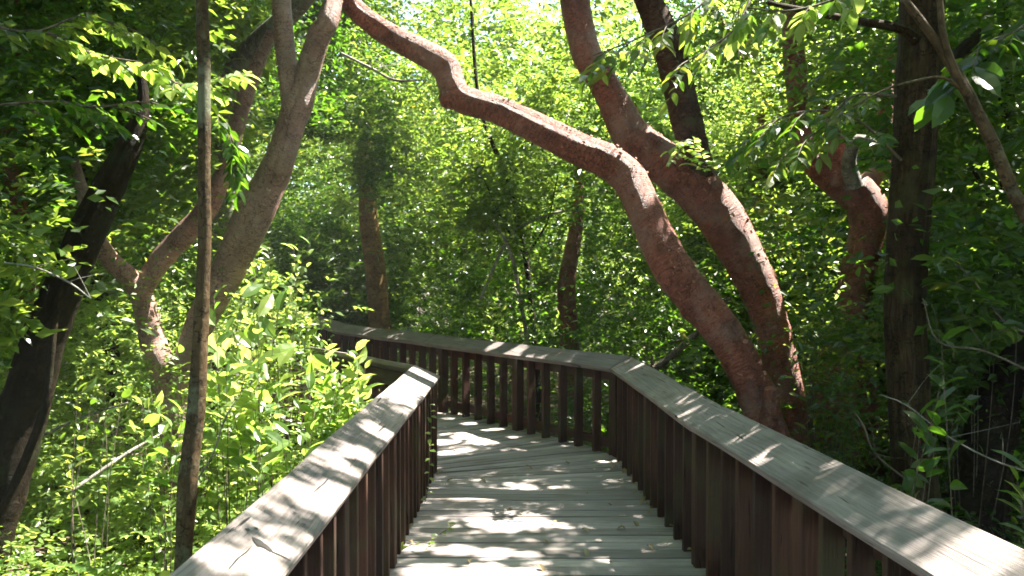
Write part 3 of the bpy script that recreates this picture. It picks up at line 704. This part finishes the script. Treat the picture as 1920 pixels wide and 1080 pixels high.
# bright undergrowth on the left, lit over wide patches
for x, y_, z, r in ((-2.1, 4.2, .1, .5), (-2.0, 4.6, 0, .5), (-1.4, 5.4, .7, .5), (-1.15, 6.2, .8, .5), (-1.9, 6.2, .7, .5), (-2.6, 5.4, .1, .4), (-2.2, 3.2, .0, .4), (-2.2, 3.8, -.1, .3), (-2.9, 6.6, .4, .4),
                    (-2.6, 8.0, 1.0, .5), (-1.9, 9.5, 1.2, .5), (-3.4, 9.0, 1.8, .6), (-2.5, 11, 2.0, .6), (-3.6, 7.6, 1.0, .4), (-2.3, 4.9, 1.3, .3), (-2.6, 10.5, 3.2, .6), (-4.3, 5.6, -.1, .3), (-3.4, 4.6, -.1, .35), (-2.0, 4.8, .3, .45), (-1.25, 5.7, .9, .6), (-1.2, 6.4, 1.0, .6), (-2.0, 5.0, .6, .45), (-2.2, 5.8, 1.0, .5), (-2.4, 3.4, -.4, .4), (-3.2, 5.2, -.3, .4), (-2.4, 3.7, .1, .45), (-1.6, 5.6, .9, .55), (-2.9, 7.4, .9, .5), (-2.0, 7.6, 1.0, .55), (-3.0, 3.9, -.3, .4), (-1.6, 8.6, 1.3, .5)):
    shaft(A3(x, y_, z), r, .8)
for px, py, d, r in ((640, 150, 11, .9), (760, 60, 11, .9), (900, 60, 11, 1.0), (1000, 120, 11, .9), (700, 250, 11, .7), (960, 20, 13, 1.2), (1380, 150, 11, .8), (1500, 200, 11, .7), (860, 260, 11, .5), (1150, 60, 12, .9), (480, 250, 10, .7), (820, 140, 12, .9), (640, 40, 12, .9), (1300, 60, 12, .9), (1480, 400, 9.5, .45), (1420, 250, 9.5, .5), (1560, 130, 9.5, .5), (1640, 420, 9, .3), (1500, 620, 8.5, .3), (1860, 300, 7.5, .3), (1150, 420, 11, .4), (1250, 620, 10.5, .35), (850, 350, 11.5, .4)):
    shaft(P(px, py, d), r, .9)
for px, py, d, r in ((215, 110, 4.6, .22), (310, 150, 5, .3), (420, 110, 6, .3), (1420, 20, 4.2, .3), (1500, 50, 4.3, .3), (1300, 280, 6.3, .25), (1000, 560, 10.8, .5), (960, 600, 10.8, .4), (1500, 560, 8, .35), (1130, 560, 11, .4)):
    shaft(P(px, py, d), r, .6)

# ---------------------------------------------------------------- overhead canopy and tall foliage, shared out among the trees
def hollow(p):
    """shaded hollow beyond the far railing and open air: no leaves there"""
    px, py = proj(p)
    h = (px > 570) & (px < 705) & (py > 395) & (py < 605) & (p[:, 1] < 15.5)
    h |= (px > 700) & (px < 960) & (py > 430) & (py < 620) & (p[:, 1] < 12.5) & (rng.random(len(p)) < .8)
    return ~h
fields = []
def open_top(p):
    px, py = proj(p)
    o = (px > 560) & (px < 1500) & (py < 40 + 210 * rng.random(len(p))) & (p[:, 1] > 9) & (rng.random(len(p)) < .66)
    return hollow(p) & ~o
W_ = lambda c: np.clip(.55 + .35 * fbm(c[:, 0], c[:, 1] + c[:, 2] * .7, .8, 2.0), .05, 1)
# A: roof of leaves above the walk and the camera (out of the frame)
fields.append(spray_field(34000, clumpy((-13, -9, 5.4), (13, 15, 8.6), 3000, (.45, .45, .25), W_), m=9, ln=.11, asp=.5, cullkw=dict(traced=False)))
fields.append(spray_field(12000, clumpy((-1, -1, 5.6), (8, 13, 8.4), 900, (.4, .4, .25)), m=9, ln=.10, asp=.5, cullkw=dict(traced=False)))  # extra leaves added across the sun's path to shade the deck
fields.append(spray_field(18000, clumpy((-6, 10.2, 1.8), (8, 12.4, 6.0), 560, (.32, .32, .25), W_), m=10, ln=.08, asp=.5, cullkw=dict(prob=.97), accept=open_top))
fields.append(spray_field(2600, clumpy((-3.1, 12.6, 3.1), (-1.6, 14, 7), 60, (.3, .3, .3)), m=10, ln=.08, asp=.5, cullkw=dict(traced=False, shafts=False)))
fields.append(spray_field(15000, clumpy((-7, 3.4, 6.0), (-.4, 11.5, 8.6), 800, (.4, .4, .25)), m=9, ln=.10, asp=.5, cullkw=dict(traced=False)))  # leaves added overhead to block sun from the upper left foliage
# B: tall foliage ahead
fields.append(spray_field(50000, clumpy((-10, 10.2, 1.6), (11, 19, 7.4), 1300, (.34, .34, .26), W_), m=10, ln=.09, asp=.5, cullkw=dict(prob=.97), accept=open_top))
fields.append(spray_field(14000, clumpy((-14, 19, -.5), (16, 25, 8.5), 900, (.7, .7, .6)), m=10, ln=.13, asp=.55, accept=open_top))
# C: tall foliage on the left
fields.append(spray_field(30000, clumpy((-9, 4.0, 1.5), (-2.1, 10.5, 6.0), 1000, (.32, .32, .28), W_), m=9, ln=.08, asp=.52, cullkw=dict(prob=.97), accept=hollow))
# D: tall foliage on the right
fields.append(spray_field(30000, clumpy((2.5, 4.6, .4), (10, 11, 6.2), 950, (.32, .32, .28), W_), m=9, ln=.085, asp=.5, cullkw=dict(prob=.97)))
anch = np.array([t[1] for t in TREES])
crown = {}
for f in fields:
    c = f[0][:, :2]; cell = np.round(c / .5) * .5 + .25 * np.sin(np.round(c[:, ::-1] / .5) * 5)
    own = np.argmin(((cell[:, None, :] - anch[None]) ** 2).sum(-1), 1)
    for j in np.unique(own): crown.setdefault(int(j), []).append(sub(f, own == j))
for j, fl in crown.items():
    foliage_obj('crown', fl, M[TREES[j][2]], TREES[j][0])

# ---------------------------------------------------------------- undergrowth (nobody could count it)
under_l = [spray_field(18000, clumpy((-8, 2.2, -.6), (-1.0, 9, -.0), 420, (.2, .2, .15)), m=8, ln=.058, asp=.6, spread=.2, lod=1, cullkw=dict(traced=False)),
           spray_field(6000, clumpy((-7, 5.5, -.2), (-1.4, 10.5, 1.5), 220, (.25, .25, .25)), m=9, ln=.06, asp=.5, spread=.25, lod=0, cullkw=dict(prob=.6))]
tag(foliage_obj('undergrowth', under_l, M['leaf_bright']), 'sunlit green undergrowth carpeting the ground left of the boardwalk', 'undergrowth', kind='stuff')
under_r = [spray_field(4500, clumpy((1.5, 2.0, -.6), (8, 9, .1), 200, (.25, .25, .2)), m=8, ln=.07, asp=.5, spread=.24, lod=1, cullkw=dict(traced=False)),
           spray_field(5000, clumpy((1.9, 4.5, -.2), (8, 10.5, 1.9), 200, (.25, .25, .25)), m=8, ln=.075, asp=.5, spread=.26, cullkw=dict(prob=.8))]
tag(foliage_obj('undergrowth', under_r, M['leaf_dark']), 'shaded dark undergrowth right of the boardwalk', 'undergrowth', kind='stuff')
tag(foliage_obj('distant_woods', [spray_field(26000, clumpy((-34, 25, -.6), (34, 40, 9.5), 1500, (1.1, 1.1, 1.0)), m=10, ln=.28, asp=.6, spread=.9, cullkw=dict(clear_path=False, traced=False, shafts=False)),
    spray_field(7000, clumpy((-24, -6, -.6), (-9, 26, 7), 500, (.9, .9, .9)), m=10, ln=.22, asp=.6, spread=.7, cullkw=dict(traced=False, shafts=False)),
    spray_field(7000, clumpy((10.5, -6, -.6), (26, 26, 7), 500, (.9, .9, .9)), m=10, ln=.22, asp=.6, spread=.7, cullkw=dict(traced=False, shafts=False)),
    spray_field(5000, clumpy((-14, -16, -.6), (14, -8, 7), 400, (.8, .8, .8)), m=9, ln=.22, asp=.6, spread=.7, cullkw=dict(traced=False, shafts=False))], M['leaf']),
    'far-off woods closing the view behind the thicket', 'woods', kind='stuff')
def outside(p):
    v = p - RIN[3]; return (v[:, :2] @ W2[:2] > .45) | (p[:, 1] > 14.5)
thick = [spray_field(5000, clumpy((-7, 15.6, -.6), (-2.2, 17.5, 3.8), 160, (.35, .35, .35)), m=10, ln=.10, asp=.5, cullkw=dict(shafts=False)),  # added dark leaf mass that darkens the back of the hollow
         spray_field(30000, clumpy((-6, 8.8, -.6), (10, 18, 2.4), 1100, (.3, .3, .3), W_), m=9, ln=.075, asp=.5, cullkw=dict(prob=.95), accept=lambda p: hollow(p) & outside(p)),
         spray_field(4000, clumpy((-10, 11, -.6), (-3.5, 20, 3.0), 200, (.35, .35, .35)), m=9, ln=.08, asp=.5, accept=hollow)]
tag(foliage_obj('thicket_foliage', thick, M['leaf_dark']), 'tangled mid-green thicket behind the far railing', 'thicket', kind='stuff')  # dark leaf material puts the thicket's shade into its colour

# ---------------------------------------------------------------- shrubs, saplings and leafy sprays that read one by one
def shrub(name, label, cat, base, tips, n_leaf, ln, mat, asp=.42, lod=2, stem_r=.0045, group=None, up=.5, rl=.35):
    root = empty(name, base, label, cat, group)
    st = Acc(); pos = []; ax = []
    base = np.asarray(base, float)
    for tip in tips:
        tip = np.asarray(tip, float); mid = (base + tip) / 2 + rng.normal(0, .06, 3); 
        c, r = tube(st, [base, mid, tip], [stem_r, stem_r * .7, stem_r * .3], sides=6, step=.05, bump=.03, seed=int(rng.integers(1000)))
        m = n_leaf
        ii = np.linspace(len(c) * (1 - rl) if len(c) > 3 else 0, len(c) - 1, m).astype(int)
        T = tip - mid; T /= np.linalg.norm(T)
        for q, i_ in enumerate(ii):
            a = q * 2.4 + rng.uniform(-.3, .3); e1 = np.cross(T, [0.3, .2, 1]); e1 /= np.linalg.norm(e1); e2 = np.cross(T, e1)
            dv = e1 * math.cos(a) + e2 * math.sin(a) + T * (.35 + .7 * q / m) + np.array([0, 0, rng.uniform(-.35, .15)])
            pos.append(c[i_]); ax.append(dv / np.linalg.norm(dv))
    pos = np.array(pos); ax = np.array(ax); n_ = len(pos)
    nr = np.tile([0, 0, 1.0], (n_, 1)) * up + rng.normal(0, .25, (n_, 3)); nr = unit(nr - ax * (nr * ax).sum(1)[:, None])
    l = ln * rng.uniform(.6, 1.2, n_)
    st.build('stem', M['twig'], root, smooth=True)
    foliage_obj('foliage', [(pos, ax, nr, l, l * asp, np.clip(rng.random(n_) * .9, 0, .9), lod)], mat, root)
    return root
def tips_box(n_, px0, px1, py0, py1, d0, d1):
    return [P(rng.uniform(px0, px1), rng.uniform(py0, py1), rng.uniform(d0, d1)) for _ in range(n_)]
def gbase(px, d): 
    x = (px - 960) / F * d; return A3(x, d, float(ground_z(x, d)) - .02)
shrub('broadleaf_shrub', 'brightest sunlit broad-leaved shrub leaning over the left railing near its corner', 'shrub', gbase(640, 5.7),
      tips_box(34, 570, 690, 640, 790, 5.0, 6.2), 13, .13, M['leaf_bright'])
shrub('broadleaf_shrub', 'large-leaved sapling in full sun just right of the slender olive-brown tree', 'shrub', gbase(440, 5.0),
      tips_box(20, 400, 530, 550, 760, 4.7, 5.6), 11, .165, M['leaf_bright'])
shrub('broadleaf_shrub', 'low broad-leaved plant just left of the slender olive-brown tree', 'shrub', gbase(310, 4.5),
      tips_box(8, 250, 350, 680, 830, 4.2, 4.9), 9, .12, M['leaf_bright'])
shrub('broadleaf_shrub', 'low sunlit plant with long leaves beside the middle of the left railing', 'shrub', gbase(520, 4.6),
      tips_box(12, 420, 640, 760, 850, 4.3, 5.2), 9, .11, M['leaf_bright'])
shrub('broadleaf_shrub', 'small leafy plant between the dark leaning trunk and the slender tree', 'shrub', gbase(170, 4.6),
      tips_box(7, 110, 240, 720, 860, 4.3, 5.0), 8, .09, M['leaf'])
shrub('broadleaf_shrub', 'upright leafy shrub below the V-shaped tree, behind the large-leaved sapling', 'shrub', gbase(520, 7.4),
      tips_box(34, 400, 600, 450, 660, 6.4, 7.8), 12, .11, M['leaf_bright'])
shrub('broadleaf_shrub', 'light green shrub standing behind the middle of the far railing', 'shrub', gbase(985, 10.9),
      tips_box(26, 900, 1080, 530, 640, 10.3, 11.5), 12, .11, M['leaf_bright'])
shrub('broadleaf_shrub', 'bright small-leaved shrub between the forked red tree and the crooked tree', 'shrub', gbase(1540, 7.6),
      tips_box(22, 1480, 1650, 500, 640, 7.2, 8.0), 12, .09, M['leaf_bright'])
shrub('broadleaf_shrub', 'dark glossy shrub at the foot of the crooked pinkish tree', 'shrub', gbase(1580, 6.4),
      tips_box(14, 1500, 1660, 660, 800, 6.1, 6.9), 10, .09, M['leaf'])
shrub('broadleaf_shrub', 'shaded big-leaved shrub right of the straight brown trunk', 'shrub', gbase(1820, 5.6),
      tips_box(20, 1740, 1920, 230, 560, 5.0, 6.2), 11, .17, M['leaf_dark'])
shrub('broadleaf_shrub', 'grey-green leaved plant before the foot of the straight brown trunk', 'shrub', gbase(1760, 4.0),
      tips_box(6, 1660, 1780, 640, 860, 3.6, 4.3), 8, .13, M['leaf_dark'], lod=2)
shrub('narrowleaf_plant', 'narrow-leaved plant at the right edge above the railing', 'plant', A3(2.35, 3.1, -.6),
      tips_box(6, 1880, 1960, 730, 920, 3.0, 3.5), 10, .15, M['leaf'], asp=.2)
shrub('broadleaf_shrub', 'leafy shrub in front of the foot of the V-shaped tree', 'shrub', gbase(350, 6.3),
      tips_box(20, 330, 420, 600, 800, 5.9, 6.6), 11, .10, M['leaf_bright'])
# hanging sprays: parts of the trees they grow from would be out of sight, so each is a branch of its own
def bough(label, pts, d, n_side, ln, mat, asp=.42, group='leafy boughs hanging into view', hang=.3, sl=.25, r0=.008):
    wp = [P(x, y_, dd) for (x, y_), dd in zip(pts, d)]
    root = empty('leafy_bough', wp[0], label, 'bough', group)
    st = Acc(); c, r = tube(st, wp, np.linspace(r0, r0 * .3, len(wp)), sides=6, step=.04, bump=.04, seed=int(rng.integers(999)))
    pos = []; ax = []
    for q in range(n_side):
        i_ = int(len(c) * (.15 + .83 * q / n_side)); s = -1 if q % 2 else 1
        T = c[min(i_ + 1, len(c) - 1)] - c[max(i_ - 1, 0)]; T /= np.linalg.norm(T); sd = np.cross(T, [0, 0, 1.]); sd /= np.linalg.norm(sd) + 1e-9
        dv = sd * s * rng.uniform(.4, 1) + T * .7 + np.array([0, 0, -hang * rng.uniform(.3, 1.6)]); dv /= np.linalg.norm(dv)
        e = c[i_] + dv * sl * rng.uniform(.6, 1.2)
        tube(st, [c[i_], (c[i_] + e) / 2 + [0, 0, .02], e], [r0 * .4, r0 * .3, r0 * .15], sides=5, step=.06, bump=0)
        e1 = np.cross(dv, [0, 0, 1.]); e1 /= np.linalg.norm(e1) + 1e-9
        k = 8
        for z_ in range(k):
            t = (z_ + 1) / k; pos.append(c[i_] * (1 - t) + e * t)
            v = e1 * (1 if z_ % 2 else -1) * (1 if z_ < k - 1 else .1) + dv * .9 + rng.normal(0, .15, 3) + [0, 0, -.25]; ax.append(v / np.linalg.norm(v))
    pos = np.array(pos); ax = np.array(ax); n_ = len(pos)
    nr = np.tile([0, 0, .7], (n_, 1)) + rng.normal(0, .3, (n_, 3)); nr = unit(nr - ax * (nr * ax).sum(1)[:, None]); l = ln * rng.uniform(.7, 1.15, n_)
    st.build('twig', M['twig'], root, smooth=True)
    foliage_obj('foliage', [(pos, ax, nr, l, l * asp, np.clip(rng.random(n_) * .9, 0, .9), 2)], mat, root)
bough('dark leafy bough hanging before the tops of the forked red tree', [(1380, -60), (1300, 20), (1200, 70), (1110, 105)], [4.2, 4.1, 4.0, 4.0], 11, .095, M['leaf'], hang=.5)
bough('short leafy bough crossing between the fork limbs at the top', [(1420, -30), (1380, 50), (1330, 90), (1260, 130)], [4.4, 4.3, 4.3, 4.3], 8, .085, M['leaf'], hang=.6)
bough('glowing yellow-green bough with big leaves at the top right', [(1640, -40), (1560, 0), (1480, 20), (1400, 15)], [3.6, 3.6, 3.6, 3.6], 7, .10, M['leaf_bright'], asp=.5, hang=.9, sl=.14)
bough('small bright leafy sprig growing across the dark fork limb', [(1345, 330), (1320, 300), (1290, 270), (1270, 290)], [6.6, 6.55, 6.5, 6.5], 10, .075, M['leaf_bright'], asp=.55, hang=.1, sl=.2)
bough('shaded bough of long leaves left of the straight brown trunk', [(1690, 300), (1600, 220), (1500, 210), (1400, 250)], [4.6, 4.5, 4.4, 4.4], 11, .10, M['leaf_dark'], hang=.4, sl=.26)
bough('second shaded bough of long leaves below the first, before the crooked tree', [(1680, 180), (1600, 180), (1540, 240), (1460, 300)], [4.4, 4.3, 4.3, 4.3], 10, .095, M['leaf'], hang=.5, sl=.25)
bough('bough with two pale sunlit leaves in the upper left foliage', [(90, 60), (170, 100), (220, 110), (290, 120)], [4.5, 4.5, 4.5, 4.5], 7, .12, M['leaf_bright'], asp=.55, hang=.2, sl=.15)
bough('bright leafy bough touching the slender olive-brown tree near the top', [(300, 130), (340, 160), (400, 150), (440, 140)], [5.2, 5.1, 5.1, 5.1], 9, .11, M['leaf_bright'], asp=.55, hang=.3, sl=.2)
bough('dark hanging bough right of the slender olive-brown tree', [(400, 200), (430, 250), (445, 290), (440, 330)], [5.4, 5.4, 5.4, 5.4], 7, .11, M['leaf_dark'], asp=.5, hang=1.0, sl=.16)
bough('leafy bough of many shaded leaves across the upper left corner', [(-40, 40), (60, 60), (160, 30), (260, 60)], [4.2, 4.2, 4.3, 4.3], 12, .085, M['leaf'], asp=.55, hang=.4)
bough('shaded leafy bough below the pale sunlit leaves on the left', [(-30, 200), (80, 190), (180, 200), (260, 190)], [4.2, 4.3, 4.3, 4.3], 12, .08, M['leaf_dark'], asp=.55, hang=.4)
bough('big-leaved dark bough in the top right corner', [(1960, 20), (1900, 60), (1850, 80), (1790, 130)], [4.0, 4.0, 4.0, 4.0], 8, .17, M['leaf_dark'], asp=.55, hang=.5, sl=.25)
bough('bare-stemmed bough with leaves near the lower right thicket', [(1960, 640), (1880, 600), (1820, 520), (1760, 470)], [4.6, 4.6, 4.6, 4.6], 8, .12, M['leaf'], asp=.45, hang=.3, sl=.25)

# thin bare twigs that catch the light
for pts, d, wd, lab in (([(1990, 900), (1880, 870), (1780, 820), (1700, 760), (1650, 740)], 3.9, 3, 'long bare grey twig arching over the right railing'),
                        ([(1980, 720), (1850, 660), (1760, 640), (1730, 560)], 4.2, 4, 'thin bare twig in the shaded leaves at the right edge'),
                        ([(1700, 900), (1640, 850), (1620, 800), (1600, 770)], 4.9, 4, 'curved bare twig at the foot of the straight brown trunk'),
                        ([(-20, 490), (60, 500), (130, 530), (170, 560)], 4.3, 4, 'pale bare twig crossing the dark leaning trunk'),
                        ([(370, 900), (400, 850), (420, 790), (450, 740)], 4.6, 4, 'pale bent twig beside the slender olive-brown tree'),
                        ([(640, 100), (700, 130), (740, 150), (800, 150)], 7.4, 5, 'grey bare twig under the arching limb'),
                        ([(900, 560), (960, 440), (1040, 400), (1090, 395)], 10.4, 6, 'pale sunlit bare branch in the thicket'),
                        ([(1000, 700), (975, 560), (960, 480), (930, 420)], 10.2, 8, 'pale brown stem rising from the thicket'),
                        ([(1180, 720), (1230, 690), (1290, 640), (1370, 560)], 8.6, 14, 'dark fallen branch leaning behind the railing corner')):
    wp, rr = trace(pts, [wd] * (len(pts) - 1) + [wd * .4], d); acc = Acc(); tube(acc, wp, rr, sides=6, step=.04, bump=.08, seed=len(lab))
    e0 = wp[2]
    for q in range(4):
        s = wp[1 + q % 3]; e = s + rng.normal(0, .12, 3) + [0, 0, .08]; tube(acc, [s, (s + e) / 2 + rng.normal(0, .02, 3), e], [rr[0] * .5, rr[0] * .35, rr[0] * .2], sides=5, step=.05, bump=.05)
    o = acc.build('bare_twig', M['grey_bark'] if 'pale' in lab or 'grey' in lab else M['twig'], None, smooth=True); tag(o, lab, 'twig', 'bare twigs')

for (px, py, dd, an, ln_, lab) in (
                               (230, 860, 5.2, 1.1, .7, 'fallen stick in the brown gap left of the slender tree'), (150, 790, 6.0, -.4, .9, 'long fallen stick beyond the foot of the dark leaning trunk')):
    c0 = P(px, py, dd); c0[2] = max(c0[2], ground_z(c0[0], c0[1]) + .1); dv = A3(math.cos(an), math.sin(an), .35) * ln_ / 2
    acc = Acc(); tube(acc, [c0 - dv, c0 + A3(.02, 0, .03), c0 + dv], [.012, .010, .006], sides=6, step=.04, bump=.1, seed=px)
    tag(acc.build('fallen_stick', M['grey_bark'], None, smooth=True), lab, 'stick', 'sticks on the forest floor')
# climbing vine on the left railing and runner on the deck
for lab, pts, nl in (('small green vine climbing the balusters near the left railing corner', [A3(-.62, 6.1, .02), A3(-.60, 6.15, .2), A3(-.61, 6.3, .38), A3(-.59, 6.2, .55), A3(-.61, 6.35, .68)], 16),
                     ('short vine runner creeping from the left railing onto the deck', [A3(-.68, 5.0, .01), A3(-.6, 5.05, .04), A3(-.52, 5.1, .03), A3(-.42, 5.3, .05), A3(-.36, 5.42, .06)], 11)):
    root = empty('climbing_vine', pts[0], lab, 'vine'); st = Acc(); c, r = tube(st, pts, [.003] * 4 + [.0015], sides=5, step=.02, bump=0)
    st.build('stem', M['twig'], root)
    ii = np.linspace(1, len(c) - 1, nl).astype(int); ax = unit(rng.normal(0, 1, (nl, 3)) * [1, .6, .5] + [.3, -.2, 0]); nr = np.tile([0, -.4, 1.], (nl, 1)); nr = unit(nr - ax * (nr * ax).sum(1)[:, None])
    l = rng.uniform(.035, .065, nl); foliage_obj('foliage', [(c[ii], ax, nr, l, l * .6, rng.random(nl) * .9, 2)], M['leaf_bright'], root)

# fallen leaves on the boards
proto = []
for k in range(3):
    V, T, kk = leaves(np.array([[0, 0, 0.]]), np.array([[1., 0, 0]]), np.array([[0, 0, 1.]]), np.array([.06]), np.array([.03]), 2)
    V[:, 2] += .006 + .35 * (np.abs(V[:, 1])) + .012 * np.sin(V[:, 0] * 60 + k)
    proto.append(mesh_obj('fallen_leaf', V, T, M['dry_leaf'], rnd=np.full(len(V), [.3, .6, .85][k])))
spots = [(1160, 880), (1185, 905), (1195, 925), (1210, 945), (1215, 950), (1225, 955), (1200, 930), (1250, 985), (1262, 990), (1175, 998), (1045, 985), (1140, 950), (1235, 970), (1100, 1040), (1010, 1068), (880, 1062), (850, 905), (790, 955), (830, 890), (1120, 845), (1060, 870), (1175, 890), (1090, 1000), (960, 960), (1165, 868), (1160, 872), (1172, 884), (1180, 898), (1190, 912), (1204, 935), (1208, 938), (1218, 948), (1222, 962), (1240, 978), (1256, 992), (1268, 1004), (1278, 1022), (1290, 1040), (775, 990), (790, 940), (800, 915), (808, 895), (765, 1020), (900, 905), (1020, 1020), (1100, 930), (985, 880), (1190, 985), (1215, 1030), (1150, 1062)]
for j, (x, y_) in enumerate(spots):
    dd = F * CAMZ / (y_ - 515); o = proto[j % 3] if j < 3 else proto[j % 3].copy()
    if j >= 3: C.objects.link(o)
    o.location = ((x - 960) / F * dd, dd, .004); o.rotation_euler = (0, 0, random.uniform(0, 6.28)); o.scale = (random.uniform(.7, 1.3),) * 3
    tag(o, 'small dry curled leaf lying on the grey deck boards', 'fallen leaf', 'fallen leaves on the deck')
# ---------------------------------------------------------------- damp air
m = bpy.data.materials.new('damp_air'); m.use_nodes = True; n = m.node_tree; n.nodes.remove(n.nodes['Principled BSDF'])
v = n.nodes.new('ShaderNodeVolumePrincipled'); v.inputs['Density'].default_value = .0010; v.inputs['Color'].default_value = (.95, .97, 1, 1)
n.links.new(v.outputs[0], n.nodes['Material Output'].inputs['Volume'])
hx = [(x, y_, z) for x in (-620, 620) for y_ in (-420, 920) for z in (-3, 16)]
tag(mesh_obj('haze', hx, np.array([(0, 1, 3, 2), (4, 6, 7, 5), (0, 4, 5, 1), (2, 3, 7, 6), (0, 2, 6, 4), (1, 5, 7, 3)]), m), 'thin bright haze in the damp forest air', kind='stuff')
print('TREES', len(TREES), 'tris', sum(len(o.data.polygons) for o in bpy.data.objects if o.type == 'MESH'))
